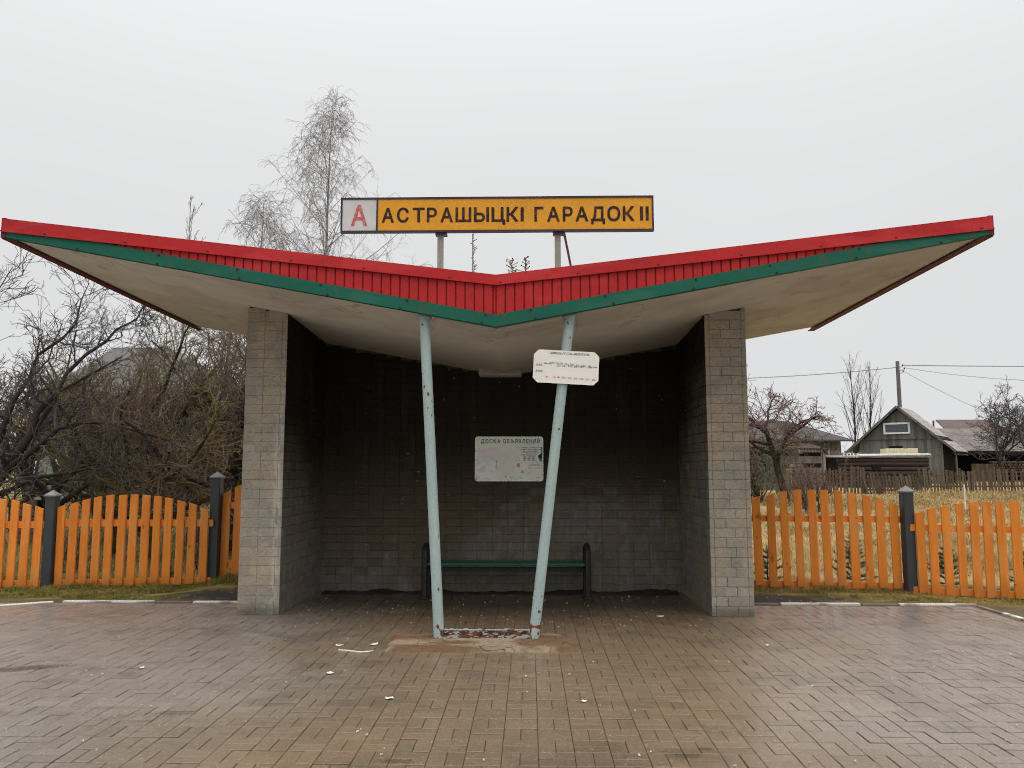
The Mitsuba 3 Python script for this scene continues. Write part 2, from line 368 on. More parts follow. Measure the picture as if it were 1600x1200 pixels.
def bar(a, b, w, d=None, up=(0, 0, 1)):
    """rectangular bar from a to b, w wide across, d deep."""
    a, b = np.array(a, float), np.array(b, float)
    d = w if d is None else d
    t = (b - a) / np.linalg.norm(b - a)
    s = np.cross(t, up)
    if np.linalg.norm(s) < 1e-3:
        s = np.cross(t, [0, 1, 0])
    s /= np.linalg.norm(s)
    u = np.cross(s, t)
    v = [p + s * sx * w / 2 + u * su * d / 2 for p in (a, b) for su in (-1, 1) for sx in (-1, 1)]
    return np.array(v), BOXF


def tube(pts, radii, sides=10):
    p = np.asarray(pts, float)
    r = np.broadcast_to(radii, (len(p),))
    return tubes(p[None], r[None], sides, cap=True)


def tubes(P, R, sides, cap=False):
    """P (m, n, 3) polylines, R (m, n) radii."""
    m, n = P.shape[:2]
    t = np.gradient(P, axis=1)
    t /= np.linalg.norm(t, axis=2, keepdims=True) + 1e-12
    mean = P[:, -1] - P[:, 0]
    mean /= np.linalg.norm(mean, axis=1, keepdims=True) + 1e-12
    ref = np.where(np.abs(mean[:, 2:]) < 0.8, [0, 0, 1.0], [1.0, 0.1, 0])[:, None]
    a = np.cross(t, ref)
    a /= np.linalg.norm(a, axis=2, keepdims=True) + 1e-12
    b = np.cross(t, a)
    g = np.arange(sides) * 2 * np.pi / sides
    v = P[:, :, None] + R[:, :, None, None] * (np.cos(g)[:, None] * a[:, :, None] + np.sin(g)[:, None] * b[:, :, None])
    base = (np.arange(m) * n * sides)[:, None, None]
    i, j = np.meshgrid(np.arange(n - 1), np.arange(sides), indexing='ij')
    q = np.stack([i * sides + j, (i + 1) * sides + j, (i + 1) * sides + (j + 1) % sides, i * sides + (j + 1) % sides], -1).reshape(1, -1, 4) + base
    q = q.reshape(-1, 4)
    f = np.vstack([q[:, [0, 1, 2]], q[:, [0, 2, 3]]])
    v = v.reshape(-1, 3)
    if cap:
        fan = [[0, k, k + 1] for k in range(1, sides - 1)]
        end = [[(n - 1) * sides, (n - 1) * sides + k + 1, (n - 1) * sides + k] for k in range(1, sides - 1)]
        f = np.vstack([f, np.array(fan + end)])
    return v, f


def rotz(mesh, ang, at=(0, 0, 0)):
    v, f = mesh
    c, s = math.cos(ang), math.sin(ang)
    return np.stack([c * v[:, 0] - s * v[:, 1] + at[0], s * v[:, 0] + c * v[:, 1] + at[1], v[:, 2] + at[2]], 1), f


def text_xz(text, height, x, y, z, bold=False, ang=0.0, sx=1.0, centre=False, depth=0.002, org=None):
    """lettering standing upright and facing -y, its base line starting at (x, z)."""
    m = meshkit.text_mesh(text, height, depth, bold)
    v = np.array(m.vertices)
    if centre:
        v[:, 0] -= (v[:, 0].min() + v[:, 0].max()) / 2
    v[:, 0] *= sx
    w = np.stack([v[:, 0] + x, y - v[:, 2], v[:, 1] + z], 1)
    if org is not None:
        c, s = math.cos(ang), math.sin(ang)
        dx, dz = w[:, 0] - org[0], w[:, 2] - org[1]
        w[:, 0], w[:, 2] = org[0] + c * dx - s * dz, org[1] + s * dx + c * dz
    return w, np.array(m.faces)


def smooth01(a, b, x):
    t = np.clip((x - a) / (b - a), 0, 1)
    return t * t * (3 - 2 * t)


rng = np.random.default_rng(11)


# ------------------------------------------------------------------ ground, pavement, kerb
def land(x, y):
    """height of the natural ground."""
    x, y = np.asarray(x, float), np.asarray(y, float)
    z = 0.50 * smooth01(11.5, 38, y) + 0.022 * np.clip(y - 36, 0, 26)
    z = z + 0.10 * (meshkit.fbm(np.stack([x * 0.35, y * 0.35, x * 0], -1), 3, 4) - 0.5) * smooth01(11, 14, y)
    z = z + 0.10 * smooth01(-4.6, -4.0, x) * smooth01(1, -1.5, x) * smooth01(9.6, 10.6, y)
    z = z - 0.045 * smooth01(4.6, 6.0, x) * smooth01(13, 10, y)
    return z


def on_pavement(x, y):
    return (y < 9.44) & (x < 5.12) | (y < 10.34) & (x > -2.72) & (x < 1.95)


xs = np.concatenate([np.linspace(-255, -45, 14), np.linspace(-40, -12, 57), np.linspace(-11.8, 8, 100), np.linspace(8.5, 45, 74), np.linspace(50, 255, 14)])
ys = np.concatenate([np.linspace(-150, 0, 8), np.linspace(1, 9, 17), np.linspace(9.2, 12, 29), np.linspace(12.4, 60, 120), np.linspace(64, 355, 20)])
GX, GY = np.meshgrid(xs, ys)
GZ = land(GX, GY)
low = (GY < 9.5) & (GX < 5.2) | (GY < 10.6) & (GX > -3.1) & (GX < 2.3)
GZ = np.where(low, -0.09, GZ)
nx, ny = len(xs), len(ys)
ii, jj = np.meshgrid(np.arange(ny - 1), np.arange(nx - 1), indexing='ij')
k0 = ii * nx + jj
gf = np.stack([k0, k0 + 1, k0 + nx + 1, k0 + nx], -1).reshape(-1, 4)
add('ground', (np.stack([GX, GY, GZ], -1).reshape(-1, 3), gf), 'mat_ground', kind='structure', smooth=True)

# pavement: sand bed, then every paver laid as basket weave
add('pavement', join([box(-12, 5.13, -6, 9.44, -0.085, -0.011), box(-3.0, 2.25, 9.44, 10.5, -0.085, -0.011)]), 'mat_joint', kind='structure')
PC, C = 0.2, 0.0022


def paver(x0, x1, y0, y1, h, tx, ty):
    c = C
    top = [h + tx * sx + ty * sy for sy in (-1, 1) for sx in (-1, 1)]
    v = [[x0, y0, -0.05], [x1, y0, -0.05], [x0, y1, -0.05], [x1, y1, -0.05],
         [x0, y0, top[0] - c * .7], [x1, y0, top[1] - c * .7], [x0, y1, top[2] - c * .7], [x1, y1, top[3] - c * .7],
         [x0 + c, y0 + c, top[0]], [x1 - c, y0 + c, top[1]], [x0 + c, y1 - c, top[2]], [x1 - c, y1 - c, top[3]]]
    f = []
    for lo, hi in ((0, 4), (4, 8)):
        for a, b in ((0, 1), (1, 3), (3, 2), (2, 0)):
            f += [[lo + a, lo + b, hi + b], [lo + a, hi + b, hi + a]]
    f += [[8, 9, 11], [8, 11, 10]]
    return np.array(v), np.array(f)


near, rest = [], []
for gy in range(-16, 30):
    for gx in range(-60, 27):
        x0, y0 = 0.042 + gx * PC, 4.547 + gy * PC
        if not on_pavement(x0 + 0.1, y0 + 0.1) or y0 < 1.6:
            continue
        for h in (0, 1):
            g0 = 0.0016 + rng.random() * 0.0018
            if (gx + gy) % 2:
                a = (x0 + g0, x0 + PC - g0, y0 + h * 0.1 + g0 * .8, y0 + h * 0.1 + 0.1 - g0 * .8)
            else:
                a = (x0 + h * 0.1 + g0, x0 + h * 0.1 + 0.1 - g0, y0 + g0, y0 + PC - g0)
            m = paver(*a, rng.normal(0, 0.0011), rng.normal(0, 0.0005), rng.normal(0, 0.0005))
            cx, cy = (a[0] + a[1]) / 2, (a[2] + a[3]) / 2
            inside = cy > 4.33 and abs(cx + 0.02 * cy) < 0.645 * cy
            if not inside:
                rest.append(m)
            else:
                near.append((cy, m))
near.sort(key=lambda q: q[0])
for cy, m in near[:300]:
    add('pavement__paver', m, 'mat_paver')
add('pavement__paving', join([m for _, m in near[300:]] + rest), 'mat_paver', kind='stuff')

# dirt washed against the foot of the back wall
m = trimesh.creation.box((4.5, 0.42, 0.1)).subdivide_to_size(0.035)
v = np.array(m.vertices)
t = (v[:, 1] + 0.21) / 0.42
v[:, 2] = np.where(v[:, 2] > 0, 0.0035 + 0.075 * smooth01(0.25, 1, t) * np.clip(meshkit.fbm(np.stack([v[:, 0] * 4, t, t * 0 + 3], -1), 4, 13) * 1.9 - 0.45, 0.05, 1) * meshkit.fbm(np.stack([v[:, 0] * 3, t * 2, t], -1), 4, 3) - 0.012 * (1 - t), -0.02)
v += [-0.38, 10.09, 0]
add('dirt', (v, m.faces), 'mat_soil', 'dark dirt and leaf mould heaped along the foot of the back wall', 'dirt', kind='stuff', smooth=True)

# kerb
scene_kerb = [((-6.75, 8.78), (-5.66, 9.45), 1), ((-5.56, 9.49), (-4.47, 9.49), 1), ((-4.45, 9.49), (-4.02, 9.49), 0), ((-4.0, 9.49), (-3.18, 9.49), 1),
              ((2.39, 9.49), (2.90, 9.49), 0), ((2.92, 9.49), (3.84, 9.49), 1), ((3.86, 9.49), (4.27, 9.49), 0), ((4.29, 9.49), (5.16, 9.47), 1),
              ((5.17, 9.42), (5.17, 8.98), 0), ((5.17, 8.96), (5.17, 8.1), 1), ((5.17, 8.08), (5.17, 7.1), 0), ((5.17, 7.08), (5.17, 6.1), 1)]
tag('kerb', kind='structure')
for (a, b, white) in scene_kerb:
    z = 0.004 + rng.normal(0, 0.002) + (0.004 if white else 0.0)
    d = np.array(b) - np.array(a)
    L = np.linalg.norm(d)
    m = chamfer_box(0, L, -0.032, 0.032, -0.12, z, 0.006)
    add('kerb__kerb_stone', rotz(m, math.atan2(d[1], d[0]), (a[0], a[1], 0)), 'mat_kerb' if white else 'mat_kerb_bare')


# ------------------------------------------------------------------ the bus shelter
AP, XL, XR = -0.317, -5.10, 4.355
YF, YR = 7.30, 11.0


def roof(x, y, top=False):
    s = (y - YF) / (YR - YF)
    xl, xr = XL + 0.30 * s, XR - 0.31 * s
    zl, zr, za = (3.974, 3.929, 3.389) if top else (3.796, 3.755, 2.891)
    t = (AP - x) / (AP - XL) if x < AP else (x - AP) / (XR - AP)
    return za + t * ((zl if x < AP else zr) - za) - 0.040 * (y - YF)


S = thing('bus_shelter', 'grey block bus shelter with red and green butterfly roof on two leaning pale blue columns', 'bus shelter')

# roof slab with its soffit: front and rear outlines joined
prof = []
for y, s in ((YF + 0.035, 0.0), (YR, 1.0)):
    xl, xr = XL + 0.03 + 0.30 * s, XR - 0.03 - 0.31 * s
    n = 24
    bx = np.concatenate([np.linspace(xl, AP, n), np.linspace(AP, xr, n)[1:]])
    prof.append(np.array([[x, y, roof(x, y) + 0.016] for x in bx] + [[x, y, roof(x, y, True) - 0.012] for x in bx[::-1]]))
k = len(prof[0])
steps = 10
rings = [prof[0] * (1 - s) + prof[1] * s for s in np.linspace(0, 1, steps)]
half = k // 2
f = []
for r in range(steps - 1):
    for i in range(k):
        j = (i + 1) % k
        f += [[r * k + i, (r + 1) * k + j, r * k + j], [r * k + i, (r + 1) * k + i, (r + 1) * k + j]]
for i in range(half - 1):
    a, b, c, d = i, i + 1, k - 2 - i, k - 1 - i
    f += [[a, b, c], [a, c, d]]
    o = (steps - 1) * k
    f += [[o + a, o + c, o + b], [o + a, o + d, o + c]]
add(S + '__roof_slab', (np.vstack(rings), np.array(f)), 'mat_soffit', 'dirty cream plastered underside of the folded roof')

# fascia: backing, cap flashing, cladding strips, trim band, screws
F = S + '__fascia'


def fas(x, which):
    b, t = roof(x, YF), roof(x, YF, True)
    q = abs(x - AP) / (4.78 if x < AP else 4.672)
    return {'top': t, 'capbot': t - 0.098 - 0.032 * q, 'gtop': b + 0.116, 'bot': b}[which]


add(F, join([prism([(x0, fas(x0, 'bot') + 0.012), (x1, fas(x1, 'bot') + 0.012), (x1, fas(x1, 'top') - 0.02), (x0, fas(x0, 'top') - 0.02)], YF + 0.012, YF + 0.034)
             for x0, x1 in ((XL + 0.02, AP), (AP, XR - 0.02))]), 'mat_black', 'red and green folded sheet metal edge of the roof')
for x0, x1 in ((XL, AP), (AP, XR)):
    face = prism([(x0, fas(x0, 'capbot')), (x1, fas(x1, 'capbot')), (x1, fas(x1, 'top')), (x0, fas(x0, 'top'))], YF - 0.022, YF - 0.016)
    lip = prism([(x0, fas(x0, 'capbot') - 0.004), (x1, fas(x1, 'capbot') - 0.004), (x1, fas(x1, 'capbot') + 0.009), (x0, fas(x0, 'capbot') + 0.009)], YF - 0.034, YF - 0.0225)
    topf = prism([(x0, fas(x0, 'top') - 0.006), (x1, fas(x1, 'top') - 0.006), (x1, fas(x1, 'top') + 0.0015), (x0, fas(x0, 'top') + 0.0015)], YF - 0.0165, YF + 0.16)
    add(F + '__cap_flashing', join([face, lip, topf]), 'mat_red', 'plain red cap strip along the roof edge')
    gf_ = prism([(x0, fas(x0, 'bot')), (x1, fas(x1, 'bot')), (x1, fas(x1, 'gtop')), (x0, fas(x0, 'gtop'))], YF - 0.012, YF - 0.006)
    gl = prism([(x0, fas(x0, 'bot') - 0.0015), (x1, fas(x1, 'bot') - 0.0015), (x1, fas(x1, 'bot') + 0.005), (x0, fas(x0, 'bot') + 0.005)], YF - 0.0055, YF + 0.05)
    add(F + '__trim_band', join([gf_, gl]), 'mat_green', 'green band along the lower roof edge')
x = XL + 0.95
while x < XR - 0.9:
    w = 0.0885
    x0, x1 = x + 0.002, x + w - 0.002
    if x0 < AP < x1:
        x1 = AP - 0.001
        w = AP - x
    z0, z1 = max(fas(x0, 'gtop'), fas(x1, 'gtop')), min(fas(x0, 'capbot'), fas(x1, 'capbot'))
    if z1 - z0 > 0.003 and x1 - x0 > 0.01:
        q = rng.normal(0, 0.0012)
        lo0, lo1, hi0, hi1 = fas(x0, 'gtop') - 0.02, fas(x1, 'gtop') - 0.02, fas(x0, 'capbot') + 0.02, fas(x1, 'capbot') + 0.02
        e = 0.006
        m = hexa([(x0 + e, YF - 0.004 + q, lo0), (x1 - e, YF - 0.004 + q, lo1), (x0, YF + 0.0115, lo0), (x1, YF + 0.0115, lo1),
                  (x0 + e, YF - 0.004 + q, hi0), (x1 - e, YF - 0.004 + q, hi1), (x0, YF + 0.0115, hi0), (x1, YF + 0.0115, hi1)])
        add(F + '__cladding_strip', m, 'mat_red')
    x += w
for i, x in enumerate(np.concatenate([np.arange(XL + 0.45, AP, 0.78), np.arange(AP + 0.02, XR, 0.76)])):
    for wh, yy in (('capbot', YF - 0.026), ('gtop', YF - 0.016), ('bot', YF - 0.016)):
        xx = x + (0.33 if wh != 'capbot' else 0) + rng.normal(0, 0.03)
        if xx > XR - 0.1 or (wh == 'gtop' and fas(xx, 'gtop') > fas(xx, 'capbot')):
            continue
        zz = fas(xx, wh) + {'capbot': 0.016, 'gtop': -0.018, 'bot': 0.012}[wh]
        m = trimesh.creation.cylinder(0.011, 0.012, sections=8)
        v = np.array(m.vertices)[:, [0, 2, 1]] + [xx, yy, zz]
        add(F + '__screw', (v, m.faces[:, ::-1]), 'mat_black')
for side in (-1, 1):
    xa, xb = (XL, XL + 0.31) if side < 0 else (XR, XR - 0.32)
    ya, yb = YF - 0.016, YR + 0.13
    d = 0.045 * -side
    f2 = 0.085 * -side
    za, zb = fas(xa, 'bot'), roof(xb, YR) - 0.01
    ta, tb = fas(xa, 'top') + 0.004, roof(xb, YR, True)
    xs_ = sorted
    def hx(p, q, r, s_, z):
        return hexa([(p, ya, z[0]), (q, ya, z[0]), (r, yb, z[1]), (s_, yb, z[1]), (p, ya, z[2]), (q, ya, z[2]), (r, yb, z[3]), (s_, yb, z[3])])
    o = 0.004 * side
    parts = [hx(*( (xa + o, xa + o + d, xb + o, xb + o + d) if d > 0 else (xa + o + d, xa + o, xb + o + d, xb + o)), (za - 0.012, zb - 0.012, ta, tb)),
             hx(*((xa + o, xa + f2, xb + o, xb + f2) if f2 > 0 else (xa + f2, xa + o, xb + f2, xb + o)), (za - 0.020, zb - 0.020, za - 0.0125, zb - 0.0125))]
    parts[1][0][:2, 1] += 0.02
    parts[1][0][4:6, 1] += 0.02
    add(S + '__side_board', join(parts), 'mat_red_dark', 'dark red board along a side edge of the roof')

# walls: mortar cores with tiles of their own
PX0, PX1 = -3.170, -2.715
QX0, QX1 = 1.937, 2.390
YP, YB = 8.655, 10.32


def core(x0, x1, y0, y1):
    z = lambda x, y: roof(x, y) + 0.05
    return hexa([(x0, y0, -0.05), (x1, y0, -0.05), (x0, y1, -0.05), (x1, y1, -0.05), (x0, y0, z(x0, y0)), (x1, y0, z(x1, y0)), (x0, y1, z(x0, y1)), (x1, y1, z(x1, y1))])


add(S + '__side_wall', core(PX0 + 0.012, PX1 - 0.012, YP + 0.012, 10.6), 'mat_mortar', 'tiled side wall with worn pale inner edge and stacked joints')
add(S + '__side_wall', core(QX0 + 0.012, QX1 - 0.012, YP + 0.012, 10.6), 'mat_mortar', 'tiled side wall with staggered joints')
bw = [core(PX1 - 0.02, AP, YB + 0.012, 10.605), core(AP, QX0 + 0.02, YB + 0.012, 10.605)]
add(S + '__back_wall', join(bw), 'mat_mortar', 'brown stained tiled back wall with painted shade higher up, greyer at its foot')
WL, WR, BW = S + '__side_wall', S + '__side_wall_001', S + '__back_wall'
H = 0.1035


def tile(axis, a0, a1, z0, z1, face, g=0.002, proud=0.0025):
    """axis x: faces -y; axis +1/-1: faces +x / -x with a along y."""
    q = abs(rng.normal(0, proud))
    gg = g * (0.6 + 0.8 * rng.random())
    a0, a1, z0, z1 = a0 + gg, a1 - gg, z0 + gg, z1 - gg
    c = 0.002
    tq = [q + rng.normal(0, 0.0009) for _ in range(4)]
    out = [(a0 + c, z0 + c), (a1 - c, z0 + c), (a1 - c, z1 - c), (a0 + c, z1 - c)]
    mid = [(a0, z0), (a1, z0), (a1, z1), (a0, z1)]
    pts = [(a, z, -t) for (a, z), t in zip(out, tq)] + [(a, z, -min(tq) + c) for a, z in mid] + [(a, z, 0.014) for a, z in mid]
    fs = [[0, 1, 2], [0, 2, 3]]
    for lo, hi in ((4, 0), (8, 4)):
        for i in range(4):
            j = (i + 1) % 4
            fs += [[lo + i, lo + j, hi + j], [lo + i, hi + j, hi + i]]
    p = np.array(pts)
    if axis == 'x':
        return np.stack([p[:, 0], face + p[:, 2], p[:, 1]], 1), np.array(fs)
    v = np.stack([face - axis * p[:, 2], p[:, 0], p[:, 1]], 1)
    return v, np.array(fs)[:, ::-1] if axis < 0 else np.array(fs)


rest_clean, rest_mid = [], []


def cols(row, side):
    if side < 0:
        return [(PX0, PX0 + 0.2), (PX0 + 0.2, -2.775), (-2.775, PX1)]
    cut = 2.112 if row % 2 else 2.214
    if row in (5, 11, 12, 23):
        cut = 2.16
    return [(QX0, 1.985), (1.985, cut), (cut, 2.336), (2.336, QX1)]


n_ind = 0
for side, W in ((-1, WL), (1, WR)):
    for row in range(40):
        z0 = row * H
        for a0, a1 in cols(row, side):
            z1 = min(z0 + H, roof((a0 + a1) / 2, YP) + 0.012)
            if z1 - z0 < 0.02:
                continue
            sl = a1 - a0 < 0.08
            zz0, zz1 = z0, z1
            m = tile('x', a0, a1, zz0, zz1, YP, 0.0014 if side > 0 else 0.0007)
            if not sl:
                add(W + '__tile', m, 'mat_tile')
                n_ind += 1
            else:
                rest_clean.append(m)
    # inner faces
    face, ax = (PX1, 1) if side < 0 else (QX0, -1)
    for row in range(40):
        z0 = row * H
        off = 0.1 * (row % 2) if side > 0 else 0
        for kx in range(10):
            a0, a1 = YP + 0.003 + kx * 0.2 - off, YP + 0.003 + (kx + 1) * 0.2 - off
            a0, a1 = max(a0, YP + 0.003), min(a1, YB + 0.01)
            if a1 - a0 < 0.03:
                continue
            z1 = min(z0 + H, roof(face, a1) + 0.012)
            if z1 - z0 < 0.02:
                continue
            m = tile(ax, a0, a1, z0, z1, face, 0.0009)
            rest_mid.append(m)
# back wall
nb = int(round((QX0 - PX1) / 0.2))
bw_w = (QX0 - PX1) / nb
ranked = []
for row in range(34):
    z0 = row * H
    for kx in range(nb):
        a0 = PX1 + kx * bw_w
        a1 = a0 + bw_w
        xm = (a0 + a1) / 2
        z1 = min(z0 + H, min(roof(a0, YB), roof(a1, YB)) + 0.012)
        if z1 - z0 < 0.02:
            continue
        m = tile('x', a0, a1, z0, z1, YB, 0.0010, 0.0015)
        key = 'mat_tile_inner'
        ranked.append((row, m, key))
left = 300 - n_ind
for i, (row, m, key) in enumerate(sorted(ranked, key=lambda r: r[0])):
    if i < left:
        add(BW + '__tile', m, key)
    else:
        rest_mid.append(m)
add(S + '__tilework', join(rest_mid), 'mat_tile_inner', 'brown stained wall tiles with painted shade inside the shelter', kind='stuff')
add(S + '__tilework', join(rest_clean), 'mat_tile', 'narrow edge tiles of the side walls', kind='stuff')
# concrete bearing pads at the wall heads and the beam end over the back wall
for x0, x1, zc in ((-2.93, -2.735, roof(-2.83, YP)), (1.99, 2.15, roof(2.05, YP))):
    add(S + '__bearing_pad', chamfer_box(x0, x1, YP - 0.012, YP + 0.3, zc - 0.052, zc + 0.055, 0.008), 'mat_concrete')
add(S + '__beam_end', chamfer_box(-0.66, -0.11, YB - 0.24, YB + 0.05, 2.772, 2.96, 0.012), 'mat_concrete', 'pale concrete beam end above the back wall')

# columns, head plates, base beam, plinth
for (xa, xb) in ((-0.839, -1.012), (0.031, 0.389)):
    zt = roof(xb, 7.43) + 0.02
    p0, p1 = np.array([xa, 7.43, 0.02]), np.array([xb, 7.43, zt])
    ts = np.linspace(0, 1, 14)[:, None]
    c = add(S + '__column', tube(p0 + (p1 - p0) * ts, 0.049, 20), 'mat_column', 'pale blue chipped steel column leaning outward', smooth=50)
    m = chamfer_box(-0.062, 0.062, 7.375, 7.485, -0.008, 0.012, 0.003)
    sl = (roof(xb + .05, 7.43) - roof(xb - .05, 7.43)) / .1
    v = m[0].copy()
    v[:, 2] += zt - 0.028 + v[:, 0] * sl
    v[:, 0] += xb
    add(c + '__head_plate', (v, m[1]), 'mat_column')
bp = lambda x0, x1, w, h: hexa([(x0, 7.36, roof(x0, 7.36) - h), (x1, 7.36, roof(x1, 7.36) - h), (x0, 7.36 + w, roof(x0, 7.4) - h), (x1, 7.36 + w, roof(x1, 7.4) - h),
                                (x0, 7.36, roof(x0, 7.36) + 0.02), (x1, 7.36, roof(x1, 7.36) + 0.02), (x0, 7.36 + w, roof(x0, 7.4) + 0.02), (x1, 7.36 + w, roof(x1, 7.4) + 0.02)])
add(S + '__edge_beam', bp(-0.93, AP - 0.002, 0.13, 0.016), 'mat_soffit')
add(S + '__edge_beam', bp(AP + 0.002, 0.31, 0.13, 0.022), 'mat_soffit')
rb = join([box(-0.80, -0.005, 7.385, 7.395, 0.024, 0.098), box(-0.80, -0.005, 7.465, 7.475, 0.024, 0.098), box(-0.80, -0.005, 7.395, 7.465, 0.090, 0.0965)])
add(S + '__base_beam', rb, 'mat_rust', 'rusty steel channel between the column feet')
add(S + '__base_beam__top_edge', box(-0.79, -0.015, 7.381, 7.402, 0.0985, 0.106), 'mat_column')
pl = trimesh.creation.box((1, 1, 1)).subdivide_to_size(0.05)
v = np.array(pl.vertices)
u, w_ = v[:, 0] + 0.5, v[:, 1] + 0.5
fr = np.array([[-1.262, 6.915], [0.417, 6.95]])
bk = np.array([[-1.321, 7.63], [0.31, 7.66]])
P = (fr[0] + (fr[1] - fr[0]) * u[:, None]) * (1 - w_[:, None]) + (bk[0] + (bk[1] - bk[0]) * u[:, None]) * w_[:, None]
edge = np.minimum(np.minimum(u, 1 - u) * 1.7, np.minimum(w_, 1 - w_) * 0.7)
nz = meshkit.fbm(np.stack([P[:, 0] * 6, P[:, 1] * 6, P[:, 0] * 0], -1), 4, 9)
z = np.where(v[:, 2] > 0, -0.006 + 0.034 * smooth01(0.0, 0.05, edge * (0.5 + nz)) + 0.012 * (nz - 0.5), -0.05)
jit = 0.05 * (meshkit.fbm(np.stack([P[:, 0] * 5, P[:, 1] * 5, P[:, 0] * 0 + 3], -1), 3, 2) - 0.5)[:, None]
add(S + '__plinth', (np.column_stack([P + jit * [0.6, 0.8], z]), pl.faces), 'mat_plinth', 'worn brown concrete slab under the column feet', smooth=40)

# ------------------------------------------------------------------ sign on the roof
ZS, YS = 4.025, 8.0
G = thing('stop_name_sign', 'long yellow stop name sign with white end field on two posts above the roof', 'sign')
sx0, sx1, sz0, sz1 = -1.983, 1.296, 4.026, 4.405
add(G + '__backing_panel', box(sx0 + 0.01, sx1 - 0.01, YS + 0.004, YS + 0.035, sz0 + 0.01, sz1 - 0.01), 'mat_signframe')
add(G + '__panel', join([box(-1.592, -0.323, YS - 0.006, YS + 0.003, sz0 + 0.02, sz1 - 0.02), box(-0.321, sx1 - 0.012, YS - 0.005, YS + 0.003, sz0 + 0.02, sz1 - 0.02)]), 'mat_yellow', 'yellow field with the stop name')
add(G + '__panel', box(sx0 + 0.012, -1.606, YS - 0.006, YS + 0.003, sz0 + 0.02, sz1 - 0.02), 'mat_signwhite', 'white square field with one red letter')
fr_ = [box(sx0, sx1, YS - 0.014, YS + 0.0355, sz1 - 0.021, sz1), box(sx0, sx1, YS - 0.014, YS + 0.0355, sz0, sz0 + 0.021),
       box(sx0, sx0 + 0.018, YS - 0.013, YS + 0.035, sz0 + 0.021, sz1 - 0.021), box(sx1 - 0.018, sx1, YS - 0.013, YS + 0.035, sz0 + 0.021, sz1 - 0.021),
       box(-1.607, -1.590, YS - 0.013, YS + 0.0035, sz0 + 0.021, sz1 - 0.021)]
add(G + '__frame', join(fr_), 'mat_signframe', 'dark blue sign frame')


def letter(ch, xc, z, h, w, m, y, bold=True):
    mm = meshkit.text_mesh(ch, h, 0.002, bold)
    if ch in 'IІ':
        return add(G + '__letter', box(xc - w / 2, xc + w / 2, y - 0.002, y, z, z + h), m)
    v = np.array(mm.vertices)
    v[:, 0] -= (v[:, 0].min() + v[:, 0].max()) / 2
    if w:
        v[:, 0] *= w / max(v[:, 0].max() - v[:, 0].min(), 1e-6)
    return add(G + '__letter', (np.stack([v[:, 0] + xc, y - v[:, 2], v[:, 1] + z], 1), mm.faces), m)


px = 3.279 / 1500.0
for ch, xc, w in (('А', 270, 58), ('С', 342, 56), ('Т', 418, 58), ('Р', 482, 48), ('А', 553, 60), ('Ш', 633, 76), ('Ы', 720, 72), ('Ц', 801, 66), ('К', 868, 56), ('І', 915, 15),
                  ('Г', 995, 44), ('А', 1064, 60), ('Р', 1133, 48), ('А', 1200, 60), ('Д', 1277, 66), ('О', 1352, 62), ('К', 1422, 54), ('I', 1484, 14), ('I', 1511, 14)):
    letter(ch, sx0 + (xc - 42) * px, 4.138, 0.150, w * px, 'mat_letter', YS - 0.0075)
letter('А', sx0 + (131 - 42) * px, 4.108, 0.212, 78 * px, 'mat_letter_red', YS - 0.0075)
for xc in (-0.936, 0.297):
    zb = roof(xc, YS, True) - 0.03
    add(G + '__post', chamfer_box(xc - 0.031, xc + 0.031, YS + 0.036, YS + 0.098, zb, 4.20, 0.004), 'mat_signpost')
    add(G + '__bracket', box(xc - 0.05, xc + 0.07, YS + 0.002, YS + 0.10, 4.006, 4.0255), 'mat_signframe')
add(G + '__brace', tube([(0.36, YS + 0.05, 4.05), (0.60, YS + 1.25, roof(0.60, YS + 1.25, True) + 0.02)], 0.013, 8), 'mat_red_dark', 'thin dark brace running back from the sign')
add('dry_stalk', join([tube([(-0.640, 8.9, 3.30), (-0.655, 8.9, 3.8), (-0.662, 8.89, 4.28)], [0.008, 0.007, 0.003], 5)] +
    [tube([(-0.64 - 0.02 * k / 30, 8.9, 3.75 + 0.018 * k), (-0.64 + rng.normal(0, 0.018), 8.9 + rng.normal(0, 0.018), 3.765 + 0.018 * k)], [0.006, 0.004], 4) for k in range(30)]),
    'mat_twig_brown', 'tallest dry weed stalk growing on the roof left of the sign posts middle', 'plant')
for (xx, zt, lab) in ((-0.205, 3.97, 'short dry weed stalk on the roof, between the tall stalk and the forked one'), (-0.045, 4.0, 'short forked dry weed stalk on the roof, nearest the right sign post')):
    parts = [tube([(xx + 0.01, 8.9, 3.3), (xx, 8.9, zt)], [0.007, 0.004], 5)]
    for k in range(22):
        z0 = zt - 0.18 + 0.18 * k / 22
        e = (xx + rng.normal(0, 0.03), 8.9 + rng.normal(0, 0.02), z0 + 0.03)
        parts.append(tube([(xx, 8.9, z0), e], [0.004, 0.003], 4))
        mm = trimesh.creation.icosphere(subdivisions=0, radius=0.009)
        parts.append((np.array(mm.vertices) + e, mm.faces))
    add('dry_stalk', join(parts), 'mat_twig_red', lab, 'plant')

